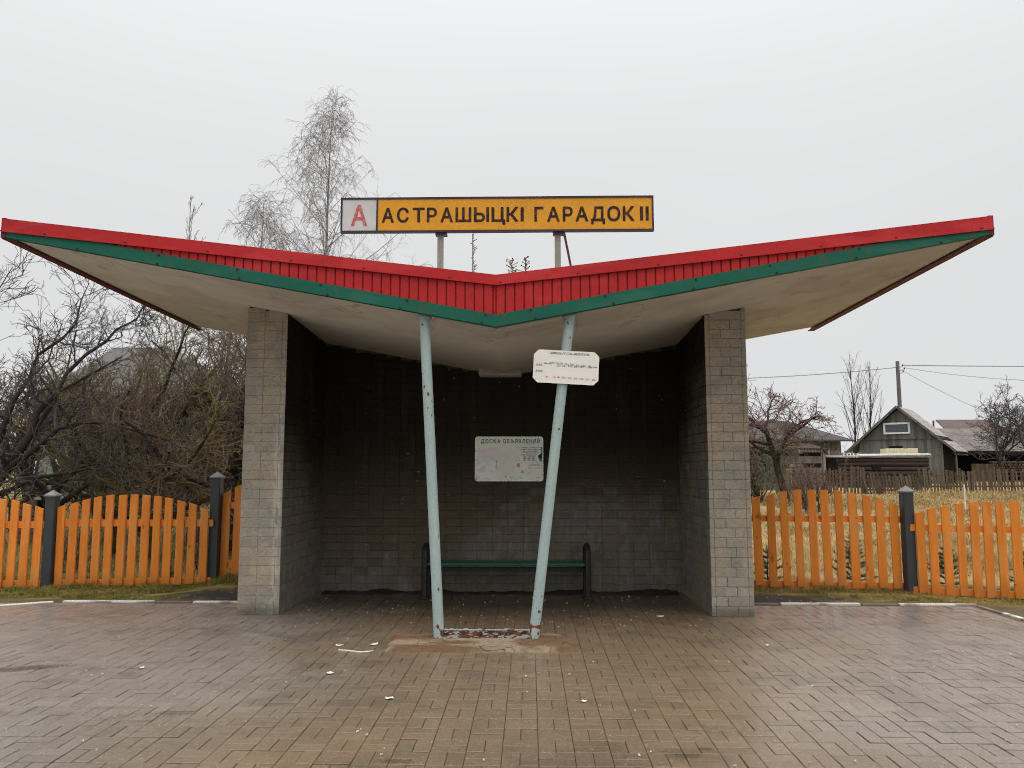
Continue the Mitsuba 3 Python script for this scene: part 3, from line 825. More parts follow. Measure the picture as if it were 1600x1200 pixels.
# ------------------------------------------------------------------ timetable on the right column
B = thing('timetable_board', 'white tilted timetable plate with clipped corners strapped to the right blue column', 'sign')
tc, ta = (0.342, 2.515), math.radians(-3.3)
c_, s_ = math.cos(ta), math.sin(ta)
hw, hh, cc = 0.308, 0.157, 0.045
poly = [(-hw + cc, -hh), (hw - cc, -hh), (hw, -hh + cc), (hw, hh - cc), (hw - cc, hh), (-hw + cc, hh), (-hw, hh - cc), (-hw, -hh + cc)]
rp = lambda x, z: (tc[0] + c_ * x - s_ * z, tc[1] + s_ * x + c_ * z)
YT = 7.362
add(B + '__plate', prism([rp(*q) for q in poly], YT, YT + 0.006), 'mat_plate')
add(B + '__clamp', box(0.26, 0.40, YT + 0.0065, YT + 0.03, 2.50, 2.54), 'mat_signpost')


def tt(parts, m):
    out = []
    for s, x, z, h in parts:
        px_, pz_ = c_ * x + s_ * z, -s_ * x + c_ * z
        out.append(text_xz(s, h, tc[0] + px_, YT - 0.0008, tc[1] + pz_, True, ta, 1.0, False, 0.001, tc))
    add(B + '__lettering', join(out), m)


u = 0.616 / 1265.0   # metres per unit of the plate's own grid
gx = lambda v: (v - 800) * u
gz = lambda v: (420 - v) * u
blk = [('МИНСК / СТ.М. «ВОСТОК»', gx(495), gz(158), 0.0205), ('1554.', gx(205), gz(384), 0.019), ('пн-сб', gx(372), gz(352), 0.018), ('1464.', gx(205), gz(500), 0.019)]
for h, mn, x in (('6', '40', 520), ('7', '15', 605), ('8', '47', 690), ('9', '13', 788), ('10', '30', 872), ('11', '47', 985), ('12', '37', 1095), ('13', '44', 1208), ('14', '27', 1320)):
    blk += [(h, gx(x), gz(345) - 0.000055 * (x - 520), 0.0175), (mn, gx(x) + (0.0125 if len(h) == 1 else 0.0235), gz(345) - 0.000055 * (x - 520), 0.009)]
for h, mn, x in (('15', '12', 612), ('16', '47', 722), ('17', '25', 835), ('18', '20', 945), ('19', '15', 1058), ('20', '40', 1228)):
    blk += [(h, gx(x), gz(402) - 0.00003 * (x - 612), 0.017), (mn, gx(x) + 0.0235, gz(402) - 0.00003 * (x - 612), 0.009)]
tt(blk, 'mat_ink')
red = [('вс', gx(400), gz(615), 0.018)]
for h, mn, x in (('6', '40', 545), ('8', '47', 628), ('10', '15', 715), ('12', '37', 828), ('14', '44', 940), ('15', '47', 1052), ('17', '13', 1168), ('19', '40', 1285)):
    red += [(h, gx(x), gz(622) - 0.00004 * (x - 545), 0.0175), (mn, gx(x) + (0.0125 if len(h) == 1 else 0.0235), gz(622) - 0.00004 * (x - 545), 0.009)]
tt(red, 'mat_ink_red')

# ------------------------------------------------------------------ notice board on the back wall
NB = thing('notice_board', 'pale green notice board with torn papers and green heading on the back wall', 'notice board')
bx0, bx1, bz0, bz1 = -0.717, 0.173, 1.409, 1.989
YN = YB - 0.03
from shapely.geometry import box as sbox
sh = sbox(bx0 + 0.035, bz0 + 0.035, bx1 - 0.035, bz1 - 0.035).buffer(0.035, 6)
add(NB + '__panel', prism(list(sh.exterior.coords)[:-1], YN, YN + 0.02), 'mat_board')
xc = bx0 + 0.078
for word in ('ДОСКА', 'ОБЪЯВЛЕНИЙ'):
    head = []
    for ch in word:
        q = text_xz(ch, 0.052, 0, YN - 0.0008, 1.903, True, sx=0.80)
        w0, w1 = q[0][:, 0].min(), q[0][:, 0].max()
        head.append((q[0] + [xc - w0, 0, 0], q[1]))
        xc += w1 - w0 + 0.0145
    xc += 0.022
    add(NB + '__lettering', join(head), 'mat_ink_green', 'green heading in capital letters')
bX = lambda v: bx0 + (v - 95) * 0.000633
bZ = lambda v: bz1 - (v - 80) * 0.000617


def ragged(pts, seed, n=7, amp=0.006):
    r = np.random.default_rng(seed)
    out = []
    for a, b in zip(pts, pts[1:] + pts[:1]):
        for t in np.arange(n) / n:
            out.append((a[0] + (b[0] - a[0]) * t + r.normal(0, amp) * (t > 0), a[1] + (b[1] - a[1]) * t + r.normal(0, amp) * (t > 0)))
    return out


def paper(pts, m, y, label, seed, rag=True):
    q = [(bX(a), bZ(b)) for a, b in pts]
    return add('paper_notice', prism(ragged(q, seed) if rag else q, y, y + 0.0012), m, label, 'paper')


paper([(120, 560), (500, 575), (545, 330), (420, 300), (130, 350)], 'mat_paper_lilac', YN - 0.0016, 'torn lilac paper at the upper left of the notice board', 1)
paper([(130, 940), (500, 950), (520, 600), (140, 590)], 'mat_paper', YN - 0.0015, 'torn pale paper at the lower left of the notice board', 2)
paper([(555, 920), (870, 925), (930, 640), (1000, 590), (1010, 310), (560, 320)], 'mat_paper_green', YN - 0.0017, 'large blank pale sheet in the middle of the notice board', 3)
k1 = paper([(1030, 785), (1480, 780), (1480, 300), (1030, 305)], 'mat_paper', YN - 0.0019, 'printed sheet of small lines at the right of the notice board', 4, False)
lines = []
for r_, (zz, a, b, hgt) in enumerate([(312, 1050, 1450, 9), (350, 1040, 1450, 13), (384, 1100, 1390, 13), (418, 1040, 1410, 13), (452, 1040, 1380, 10), (474, 1040, 1370, 9), (630, 1070, 1300, 4), (672, 1190, 1430, 8), (690, 1190, 1430, 8), (712, 1190, 1250, 7), (740, 1190, 1440, 8)]):
    x = a
    while x < b:
        wd = rng.integers(10, 36)
        lines.append(box(bX(x), bX(min(x + wd, b)), YN - 0.0022, YN - 0.0020, bZ(zz + hgt), bZ(zz)))
        x += wd + 7
for cx_ in (1085, 1180, 1265):
    for kk in range(8):
        lines.append(box(bX(cx_), bX(cx_ + 68), YN - 0.0022, YN - 0.0020, bZ(500 + kk * 13), bZ(494 + kk * 13)))
add(k1 + '__printing', join(lines), 'mat_ink')
paper([(1425, 610), (1478, 610), (1478, 300), (1450, 300), (1455, 440), (1395, 480), (1400, 530)], 'mat_teal', YN - 0.0034, 'teal leaflet strip at the right edge of the notice board', 5, False)
add('paper_notice_004__picture', prism([(bX(a), bZ(b)) for a, b in [(1393, 520), (1470, 560), (1474, 430), (1405, 470)]], YN - 0.0038, YN - 0.0035), 'mat_ink')
add('paper_sticker', prism([(bX(a), bZ(b)) for a, b in [(958, 718), (1020, 722), (1022, 650), (960, 645)]], YN - 0.0024, YN - 0.001), 'mat_sticker', 'small orange sticker beside the printed sheet on the notice board', 'sticker')

# ------------------------------------------------------------------ bench
N = thing('bench', 'long green bench with black curved end frames against the back wall', 'bench')
by0, by1 = 9.74, 10.14
for i, (a, b) in enumerate(((9.77, 9.865), (9.88, 9.975), (9.99, 10.085))):
    add(N + '__seat_plank', chamfer_box(-1.27, 0.70, a, b, 0.392, 0.425, 0.006), 'mat_bench_green')
for xc in (-1.29, 0.70):
    arc = [(9.76, 0.0), (9.765, 0.35), (9.775, 0.52), (9.81, 0.595), (9.87, 0.62), (9.98, 0.62), (10.08, 0.60), (10.13, 0.53), (10.14, 0.35), (10.15, 0.0)]
    pts = []
    for (y0_, z0_), (y1_, z1_) in zip(arc, arc[1:]):
        for t in (0, 0.5):
            pts.append((xc, y0_ + (y1_ - y0_) * t, z0_ + (z1_ - z0_) * t))
    pts.append((xc, 10.15, 0.0))
    m1 = tube(pts, 0.036, 8)
    m2 = bar((xc, 9.77, 0.36), (xc, 10.13, 0.36), 0.055, 0.05)
    m3 = [chamfer_box(xc - 0.055, xc + 0.055, y_ - 0.05, y_ + 0.05, 0, 0.025, 0.005) for y_ in (9.765, 10.14)]
    add(N + '__end_frame', join([m1, m2] + m3), 'mat_black', smooth=40)
add(N + '__stretcher', bar((-1.27, 9.95, 0.33), (0.69, 9.95, 0.33), 0.05, 0.05), 'mat_black')


# ------------------------------------------------------------------ orange picket fences
def fence_panel(key, a, b, n, zend, zmid, zbase, rails, w=0.104, skip=(), shape=1.0, lead=0.0):
    """pickets from a to b (x, y); tops on an arc, each cut along it."""
    a, b = np.array(a, float), np.array(b, float)
    L = np.linalg.norm(b - a)
    ang = math.atan2(b[1] - a[1], b[0] - a[0])
    e0, e1 = zend if isinstance(zend, tuple) else (zend, zend)
    arc = lambda t: (e0 + (e1 - e0) * t) + (zmid - (e0 + e1) / 2) * (1 - (2 * t - 1) ** 2) ** 0.9
    z0, z1 = zbase
    for i in range(n):
        if i in skip:
            continue
        t = (i + 0.5) / n
        xc = t * L + rng.normal(0, 0.006)
        ww = w / 2 * (1 + rng.normal(0, 0.03))
        zb = z0 + (z1 - z0) * t + rng.normal(0, 0.008)
        tl, tr = arc(max(t - ww / L, 0)), arc(min(t + ww / L, 1))
        le = rng.normal(0, 0.006) + lead
        dz = rng.normal(0, 0.005)
        y0, y1 = -0.030 + rng.normal(0, 0.002), -0.006
        c = 0.004
        pts = []
        for (x, z) in ((xc - ww, zb), (xc + ww, zb), (xc + ww + le, tr + dz), (xc - ww + le, tl + dz)):
            s = -1 if x > xc + le / 2 else 1
            pts += [[x + s * c, y0, z], [x, y0 + c, z], [x, y1, z]]
        m = manifold3d.Manifold.hull_points(pts).to_mesh()
        add(key + '__picket', rotz((np.array(m.vert_properties[:, :3], float), np.array(m.tri_verts)), ang, (a[0], a[1], 0)), 'mat_orange')
    for zr, h in rails:
        r0, r1 = zr if isinstance(zr, tuple) else (zr, zr)
        m = bar((0.0 - 0.03, 0.016, r0), (L + 0.03, 0.016, r1), 0.04, h)
        add(key + '__rail', rotz(m, ang, (a[0], a[1], 0)), 'mat_orange')


def fence_post(key, x, y, z0, z1, w=0.132):
    p = add(key + '__post', chamfer_box(x - w / 2, x + w / 2, y - w / 2, y + w / 2, z0 - 0.1, z1 - 0.075, 0.008), 'mat_post', 'dark grey square post with pyramid cap')
    h = w / 2 + 0.014
    zc = z1 - 0.075
    v = np.array([[x - h, y - h, zc - 0.012], [x + h, y - h, zc - 0.012], [x - h, y + h, zc - 0.012], [x + h, y + h, zc - 0.012],
                  [x - h, y - h, zc + 0.004], [x + h, y - h, zc + 0.004], [x - h, y + h, zc + 0.004], [x + h, y + h, zc + 0.004], [x, y, z1]])
    f = np.vstack([BOXF[:2], BOXF[4:], [[4, 5, 8], [5, 7, 8], [7, 6, 8], [6, 4, 8]]])
    add(p + '__cap', (v, f), 'mat_cap')


K = thing('picket_fence', 'orange picket fence with arched panels left of the shelter', 'fence')
fence_panel(K, (-8.38, 10.33), (-6.47, 10.50), 12, (1.02, 1.02), 1.21, (-0.01, -0.01), ((0.83, 0.085), (0.06, 0.085)))
fence_panel(K, (-6.36, 10.58), (-4.30, 10.65), 13, (1.03, 1.00), 1.225, (0.0, 0.04), ((0.845, 0.085), ((0.05, 0.085), 0.085)))
fence_panel(K, (-4.245, 10.82), (-2.20, 10.90), 13, (1.20, 1.20), 1.50, (0.10, 0.12), ((1.075, 0.085), (0.28, 0.085)), lead=0.015)
fence_post(K, -6.415, 10.55, -0.02, 1.29)
fence_post(K, -4.275, 10.75, 0.0, 1.535)
K2 = thing('picket_fence', 'orange picket fence with arched panels right of the shelter', 'fence')
fence_panel(K2, (2.78, 10.72), (4.83, 10.48), 12, (1.09, 1.075), 1.30, (0.035, 0.03), ((0.915, 0.082), (0.065, 0.082)), lead=-0.012)
fence_panel(K2, (4.90, 10.34), (6.94, 10.02), 13, (0.99, 0.98), 1.165, (0.0, -0.075), (((0.82, 0.80), 0.085), ((0.04, -0.02), 0.085)))
fence_post(K2, 4.87, 10.41, 0.0, 1.355)
fence_post(K2, 7.02, 9.97, -0.05, 1.30)


# ------------------------------------------------------------------ bare trees
def paths(r, P0, D0, L, n, wander, trop):
    m = len(P0)
    P = np.zeros((m, n + 1, 3))
    P[:, 0] = P0
    d = D0 / (np.linalg.norm(D0, axis=1, keepdims=True) + 1e-9)
    tv = np.broadcast_to(np.asarray(trop, float), (m, 3)) if np.ndim(trop) else np.tile([0, 0, float(trop)], (m, 1))
    for i in range(n):
        d = d + r.normal(0, wander, (m, 3)) + tv
        d /= np.linalg.norm(d, axis=1, keepdims=True)
        P[:, i + 1] = P[:, i] + d * (L / n)[:, None]
    return P


def spawn(r, P, R, k, t0, t1, ang, ratio, rr, n, wander, trop, taper=0.25, fixL=None, shrink=0.5):
    m, q = P.shape[:2]
    idx = np.repeat(np.arange(m), k)
    t = t0 + (t1 - t0) * ((np.tile(np.arange(k), m) + r.random(m * k)) / k)
    s = t * (q - 1)
    i = np.minimum(s.astype(int), q - 2)
    fr_ = (s - i)[:, None]
    p = P[idx, i] * (1 - fr_) + P[idx, i + 1] * fr_
    rad = R[idx, i] * (1 - fr_[:, 0]) + R[idx, i + 1] * fr_[:, 0]
    tan = P[idx, i + 1] - P[idx, i]
    tan /= np.linalg.norm(tan, axis=1, keepdims=True) + 1e-9
    rv = r.normal(0, 1, (m * k, 3))
    perp = rv - (rv * tan).sum(1, keepdims=True) * tan
    perp /= np.linalg.norm(perp, axis=1, keepdims=True) + 1e-9
    a = np.radians(ang[0] + (ang[1] - ang[0]) * r.random(m * k))[:, None]
    D = np.cos(a) * tan + np.sin(a) * perp
    plen = np.linalg.norm(np.diff(P, axis=1), axis=2).sum(1)[idx]
    L = (plen * ratio if fixL is None else np.full(m * k, fixL)) * (0.65 + 0.7 * r.random(m * k)) * (1 - shrink * t)
    C = paths(r, p, D, L, n, wander, trop)
    r0 = np.minimum(rad * 0.85, np.maximum(rad * rr, 0.0))
    RR = r0[:, None] * np.linspace(1, taper, n + 1)[None]
    return C, RR


def wood(levels, sides):
    return join([tubes(P, np.maximum(R, mn), s) for (P, R), s, mn in levels_iter(levels, sides)])


def levels_iter(levels, sides):
    for lv, s in zip(levels, sides):
        yield lv, s[0], s[1]


def apple(seed, h=1.1, limb=2.7, spread=(35, 70), dens=1.0, twig=0.0042, up=0.05, r0=0.10, nl=6):
    r = np.random.default_rng(seed)
    tr = paths(r, np.zeros((1, 3)), np.array([[r.normal(0, .12), r.normal(0, .12), 1.0]]), np.array([h * 1.5]), 7, 0.10, 0.05)
    tR = np.linspace(r0 * 1.15, r0 * 0.7, 8)[None]
    l1, R1 = spawn(r, tr, tR, nl, 0.45, 1.0, spread, 1, 0.62, 9, 0.17, up, 0.3, fixL=limb, shrink=0.1)
    l2, R2 = spawn(r, l1, R1, int(10 * dens), 0.15, 1.0, (28, 75), 0.50, 0.62, 7, 0.23, up * 1.2, 0.3)
    l3, R3 = spawn(r, l2, R2, int(7 * dens), 0.12, 1.0, (28, 80), 0.66, 0.62, 6, 0.22, up, 0.4)
    l4, R4 = spawn(r, l3, R3, int(4 * dens), 0.1, 1.0, (25, 75), 0.62, 0.7, 4, 0.20, up, 0.5)
    trunk = join([tubes(tr, tR, 9), tubes(l1, R1, 7)])
    crown = join([tubes(l2, np.maximum(R2, twig * 1.7), 5), tubes(l3, np.maximum(R3, twig * 1.15), 3), tubes(l4, np.maximum(R4, twig), 3)])
    return trunk, crown


def bush(seed, stems=16, L=2.0, spread=0.45, twig=0.004, k2=8, k3=5, r0=0.018):
    r = np.random.default_rng(seed)
    D = np.column_stack([r.normal(0, spread, stems), r.normal(0, spread, stems), np.ones(stems)])
    P0 = np.column_stack([r.normal(0, 0.25, stems), r.normal(0, 0.25, stems), np.zeros(stems) - 0.05])
    l1 = paths(r, P0, D, L * (0.6 + 0.6 * r.random(stems)), 7, 0.10, 0.03)
    R1 = r0 * np.linspace(1, 0.35, 8)[None] * (0.7 + 0.6 * r.random(stems))[:, None]
    l2, R2 = spawn(r, l1, R1, k2, 0.2, 1, (18, 55), 0.42, 0.7, 5, 0.12, 0.06, 0.4)
    l3, R3 = spawn(r, l2, R2, k3, 0.1, 1, (20, 60), 0.5, 0.8, 3, 0.12, 0.05, 0.6)
    return tubes(l1, np.maximum(R1, twig * 1.5), 5), join([tubes(l2, np.maximum(R2, twig * 1.1), 3), tubes(l3, np.maximum(R3, twig), 3)])


def weeping_birch(seed, h=16, twig=0.0046, nb=112, wide=1.0, t0=0.25):
    r = np.random.default_rng(seed)
    tr = paths(r, np.zeros((1, 3)), np.array([[0.0, 0, 1.0]]), np.array([h]), 22, 0.008, 0.06)
    tR = np.linspace(0.13, 0.008, 23)[None]
    l1, R1 = spawn(r, tr, tR, nb, t0, 0.99, (34, 58), 1, 0.34, 10, 0.05, -0.015, 0.25, fixL=h * 0.50 * wide, shrink=0.955)
    l2, R2 = spawn(r, l1, R1, 9, 0.18, 1.0, (25, 80), 1, 0.6, 7, 0.09, -0.17, 0.4, fixL=0.95, shrink=0.35)
    l3, R3 = spawn(r, l2, R2, 4, 0.15, 1.0, (15, 60), 1, 0.7, 5, 0.07, -0.26, 0.6, fixL=0.42, shrink=0.2)
    return tubes(tr, tR, 8), join([tubes(l1, np.maximum(R1, twig * 1.5), 5), tubes(l2, np.maximum(R2, twig * 1.1), 3), tubes(l3, np.maximum(R3, twig), 3)])


def slim(seed, h=6.0, twig=0.009, nb=30, ang=(12, 30), L=0.38):
    r = np.random.default_rng(seed)
    tr = paths(r, np.zeros((1, 3)), np.array([[r.normal(0, .03), 0, 1.0]]), np.array([h]), 14, 0.02, 0.03)
    tR = np.linspace(0.085, 0.012, 15)[None]
    l1, R1 = spawn(r, tr, tR, nb, 0.15, 0.97, ang, 1, 0.5, 7, 0.05, 0.05, 0.3, fixL=h * L, shrink=0.75)
    l2, R2 = spawn(r, l1, R1, 6, 0.15, 1.0, (15, 50), 0.30, 0.7, 4, 0.07, 0.04, 0.5)
    return tubes(tr, tR, 7), join([tubes(l1, np.maximum(R1, twig * 1.3), 4), tubes(l2, np.maximum(R2, twig), 3)])


PLY = {}


def plant(kind, proto, x, y, rot, sc, m_trunk, m_crown, label, cat, group=None, dz=0.0, sz=None):
    if kind not in PLY:
        PLY[kind] = tuple(mikit.ply(q, m, smooth=s) for q, m, s in zip(proto(), (m_trunk, m_crown), (True, False)))
    key = thing(kind.split(':')[0], label, cat, group)
    tw = T().translate([x, y, float(land(x, y)) + dz]).rotate([0, 0, 1], rot).scale([sc, sc, sc * (sz or 1)])
    for nm, s, m in (('trunk', PLY[kind][0], m_trunk), ('crown', PLY[kind][1], m_crown)):
        scene[f'{key}__{nm}'] = {**s, 'to_world': tw, 'bsdf': {'type': 'ref', 'id': m}}
    return key


A1 = lambda: apple(3)
A2 = lambda: apple(8, 0.9, 2.5, (40, 75))
A3 = lambda: apple(21, 1.4, 2.9, (25, 60), 1.0, up=0.08)
GA = 'bare apple trees behind the left fence'
# the nearest, at the left edge, with limbs that reach into view
def big_left():
    r = np.random.default_rng(5)
    limbs = [[(0, 0, -0.1), (0.05, 0, 0.7), (0.15, 0.0, 1.3), (0.45, -0.1, 1.75), (0.78, -0.1, 2.15), (0.86, -0.05, 2.5), (1.10, 0.0, 2.80), (1.5, 0.1, 3.1), (2.0, 0.15, 3.45)],
             [(0.18, 0, 1.25), (0.55, -0.15, 1.62), (0.95, -0.2, 1.9), (1.35, -0.25, 2.2), (1.75, -0.3, 2.28), (2.15, -0.3, 2.32), (2.6, -0.3, 2.2), (3.0, -0.25, 2.0), (3.4, -0.2, 1.9)],
             [(0.10, 0, 1.05), (0.5, -0.1, 1.25), (0.9, -0.2, 1.45), (1.2, -0.3, 1.47), (1.6, -0.35, 1.5), (2.1, -0.4, 1.6), (2.5, -0.4, 1.55), (2.9, -0.4, 1.6), (3.2, -0.4, 1.75)],
             [(0.15, 0, 1.3), (0.1, 0.1, 2.0), (0.25, 0.2, 2.7), (0.4, 0.3, 3.1), (0.6, 0.3, 3.45), (0.9, 0.35, 3.75), (1.1, 0.4, 4.0), (1.15, 0.4, 4.4), (1.2, 0.4, 4.75)],
             [(0.15, 0, 1.3), (-0.3, 0.2, 2.0), (-0.6, 0.2, 2.7), (-0.8, 0.1, 3.3), (-0.7, 0, 3.6), (-0.5, 0, 3.9), (-0.3, 0.1, 4.1), (-0.1, 0.1, 4.5), (0.1, 0.1, 4.9)],
             [(0.7, -0.1, 2.1), (0.9, 0.15, 2.6), (1.0, 0.3, 3.1), (1.3, 0.4, 3.4), (1.6, 0.4, 3.65), (1.8, 0.4, 3.9), (2.1, 0.4, 4.1), (2.2, 0.4, 4.25), (2.3, 0.4, 4.4)]]
    P = np.array(limbs) + r.normal(0, 0.03, (6, 9, 3))
    R0 = np.array([0.105, 0.060, 0.042, 0.050, 0.050, 0.040])
    R = R0[:, None] * np.linspace(1, 0.10, 9)[None]
    l2, R2 = spawn(r, P, R, 14, 0.18, 1, (30, 75), 0.32, 0.55, 8, 0.23, 0.05, 0.3)
    l3, R3 = spawn(r, l2, R2, 7, 0.12, 1, (28, 75), 0.66, 0.62, 6, 0.23, 0.05, 0.4)
    l4, R4 = spawn(r, l3, R3, 4, 0.1, 1, (25, 75), 0.62, 0.7, 4, 0.20, 0.05, 0.5)
    return tubes(P, R, 9), join([tubes(l2, np.maximum(R2, 0.0060), 5), tubes(l3, np.maximum(R3, 0.0048), 3), tubes(l4, np.maximum(R4, 0.0040), 3)])


plant('apple_tree:big', big_left, -8.72, 12.5, 0, 1.0, 'mat_bark', 'mat_twig_grey', 'large leaning apple tree at the left edge, its thick dark limbs reaching into view', 'tree')
spots = [('a', A1, -6.9, 16.2, 170, 1.12, 'mat_bark', 'mat_twig_grey', 'grey apple tree in the second row behind the left fence arch'),
         ('c', A3, -5.4, 18.6, 15, 1.2, 'mat_bark', 'mat_twig_grey', 'tall grey upright apple tree in the back row closest to the shelter'),
         ('b', A2, -4.75, 14.0, 300, 1.15, 'mat_bark', 'mat_twig_red', 'reddish apple tree nearest the shelter left wall'),
         ('c', A3, -7.9, 15.2, 60, 1.05, 'mat_bark_moss', 'mat_twig_olive', 'mossy upright apple tree behind the first left fence post'),
         ('a', A1, -7.55, 14.2, 20, 1.05, 'mat_bark_moss', 'mat_twig_brown', 'mossy apple tree behind the middle of the left fence panel, its trunk dark and thick'),
         ('b', A2, -6.45, 13.6, 80, 0.95, 'mat_bark_moss', 'mat_twig_olive', 'olive twigged apple tree whose trunk shows through the left fence near its arch top'),
         ('c', A3, -5.55, 14.6, 200, 1.12, 'mat_bark', 'mat_twig_brown', 'upright brown apple tree behind the taller left fence post'),
         ('b', A2, -9.9, 16.0, 130, 1.10, 'mat_bark', 'mat_twig_grey', 'tall grey apple tree behind the leaning limb at the left edge'),
         ('a', A1, -8.6, 17.5, 250, 1.08, 'mat_bark_moss', 'mat_twig_olive', 'mossy apple tree in the second row behind the left fence post'),
         ('c', A3, -6.6, 17.2, 310, 1.00, 'mat_bark', 'mat_twig_grey', 'grey upright apple tree in the second row, just left of the shelter wall'),
         ('a', A1, -4.9, 16.6, 140, 0.90, 'mat_bark', 'mat_twig_red', 'reddish twigged apple tree half hidden behind the shelter left wall'),
         ('b', A2, -12.2, 19.5, 40, 1.30, 'mat_bark', 'mat_twig_grey', 'far apple tree in the back row at the left edge'),
         ('c', A3, -9.4, 21.0, 120, 1.10, 'mat_bark', 'mat_twig_brown', 'upright apple tree in the back row before the green house'),
         ('a', A1, -7.4, 20.5, 20, 1.05, 'mat_bark', 'mat_twig_brown', 'spreading apple tree in the back row beside the shelter')]
for kk, pr, x, y, rot, sc, mt, mc, lab in spots:
    plant('apple_tree:' + kk, pr, x, y, rot, sc, mt, mc, lab, 'tree')
for i, (x, y, sc, mc, where) in enumerate([(-10.4, 22.5, 1.2, 'mat_twig_red', 'leftmost in the thicket'), (-12.6, 23.0, 1.3, 'mat_twig_brown', 'at the far left margin of the thicket'),
                                   (-7.6, 24.0, 0.8, 'mat_twig_red', 'in the middle of the thicket'), (-13.8, 25.5, 1.4, 'mat_twig_brown', 'beside the green house corner'),
                                   (-11.6, 26.0, 1.5, 'mat_twig_brown', 'against the green house wall'), (-9.6, 27.0, 1.4, 'mat_twig_red', 'right of the green house'),
                                   (-4.9, 12.2, 0.42, 'mat_twig_brown', 'small, directly behind the taller fence post'), (-7.0, 12.0, 0.34, 'mat_twig_brown', 'small, directly behind the left fence panel')]):
    plant('bare_shrub:' + 'ab'[i % 2], (lambda: bush(31)) if i % 2 == 0 else (lambda: bush(32, 20, 2.3, 0.35)), x, y, i * 57, sc, 'mat_bark', mc,
          ('reddish' if mc.endswith('red') else 'brown') + ' bare shrub left of the shelter, ' + where, 'shrub')

# birches far behind on the left
plant('birch_tree:a', lambda: weeping_birch(4, 16.6), -8.55, 32, 0, 1.0, 'mat_birch', 'mat_twig_birch', 'tall weeping birch rising above the roof left of the sign', 'tree')
plant('birch_tree:b', lambda: weeping_birch(9, 12.6, nb=84, wide=1.0), -10.9, 31, 100, 0.96, 'mat_birch', 'mat_twig_birch', 'shorter weeping birch with drooping tips left of the tall one', 'tree')
plant('birch_tree:c', lambda: slim(12, 14.0, 0.009, 44, (20, 40), 0.2), -16.5, 36, 0, 1.0, 'mat_birch', 'mat_twig_birch', 'small thin birch top showing over the left wing of the roof', 'tree')

# right side trees
plant('apple_tree:r', lambda: apple(44, 1.6, 2.5, (30, 70), 1.05, twig=0.0060, up=-0.012, nl=7), 9.0, 28, 130, 1.18, 'mat_bark', 'mat_twig_red', 'arching bare apple tree right of the shelter, above the plank shed', 'tree')
plant('lichen_tree', lambda: apple(47, 1.5, 2.4, (55, 95), 1.2, twig=0.0085, up=-0.04), 8.7, 30.5, 0, 0.98, 'mat_bark', 'mat_lichen', 'low grey green lichen covered tree between the arching apple tree and shelter', 'tree')
plant('poplar_sapling:a', lambda: slim(50, 7.6, 0.0075, 24, (9, 24), 0.52), 22.6, 55.5, 0, 1.06, 'mat_bark', 'mat_twig_grey', 'left of two slender bare saplings beside the barn gable', 'tree')
plant('poplar_sapling:b', lambda: slim(51, 7.4, 0.0075, 24, (9, 24), 0.52), 23.9, 56, 0, 1.06, 'mat_bark', 'mat_twig_grey', 'right of two slender bare saplings beside the barn gable', 'tree')
plant('bare_tree:a', lambda: apple(60, 1.5, 3.6, (30, 70), 1.0, twig=0.008, up=0.05, r0=0.10, nl=7), 26.9, 46, 0, 1.0, 'mat_bark', 'mat_twig_grey', 'wide bare tree in front of the long shed at the right edge', 'tree')
plant('bare_tree:b', lambda: apple(61, 2.2, 2.4, (20, 50), 0.9, twig=0.011, up=0.1), 30.5, 49, 0, 1.0, 'mat_bark', 'mat_twig_grey', 'bare tree cut by the right edge of the picture', 'tree')
for i, (x, y, sc, mc, lab) in enumerate([(8.6, 24.5, 0.75, 'mat_twig_red', 'reddish bare shrub beside the shelter right wall'), (8.9, 26.0, 0.55, 'mat_twig_red', 'reddish bare shrub before the plank shed'), (11.0, 33.0, 0.34, 'mat_twig_brown', 'brown bare shrub at the left end of the old fence'),
                                       (8.3, 29.5, 0.95, 'mat_twig_olive', 'olive shrub touching the shelter right wall in the photo'), (18.2, 35.3, 0.32, 'mat_twig_brown', 'low brown shrub at the foot of the old fence middle'), (15.4, 35.3, 0.28, 'mat_twig_red', 'low reddish shrub at the old fence before the log shed')]):
    plant('bare_shrub:c', lambda: bush(33, 18, 2.2, 0.4, 0.006), x, y, i * 71, sc, 'mat_bark', mc, lab, 'shrub')


def spruce(seed, h):
    r = np.random.default_rng(seed)
    st = tube([(0, 0, 0), (0.005, 0, h)], [0.012, 0.003], 5)
    br, nd = [], []
    nw = int(h / 0.075)
    for w in range(nw):
        z = 0.05 + (h - 0.08) * w / nw
        k = r.integers(4, 7)
        Lb = (h - z) * 0.48 + 0.04
        for a in np.arange(k) * 2 * np.pi / k + r.random() * 3:
            L = Lb * (0.75 + 0.4 * r.random())
            d = np.array([math.cos(a), math.sin(a), 0.38 + 0.15 * r.normal()])
            e = np.array([0, 0, z]) + d * L
            br.append(np.array([[0, 0, z], (np.array([0, 0, z]) + e) / 2 - [0, 0, 0.015], e]))
            for t in np.linspace(0.15, 1, int(L / 0.007) + 3):
                p = np.array([0, 0, z]) + d * L * t
                for _ in range(2):
                    q = d * 0.5 + r.normal(0, 0.8, 3)
                    nd.append((p, p + q / np.linalg.norm(q) * 0.026))
    for z in np.linspace(h * 0.75, h, 14):
        for _ in range(3):
            q = r.normal(0, 0.6, 3) + [0, 0, 0.7]
            nd.append((np.array([0, 0, z]), np.array([0, 0, z]) + q / np.linalg.norm(q) * 0.024))
    nd = np.array(nd)
    return st, join([tubes(np.array(br), np.tile([0.005, 0.004, 0.002], (len(br), 1)), 4), tubes(nd, np.tile([0.0026, 0.0010], (len(nd), 1)), 3)])


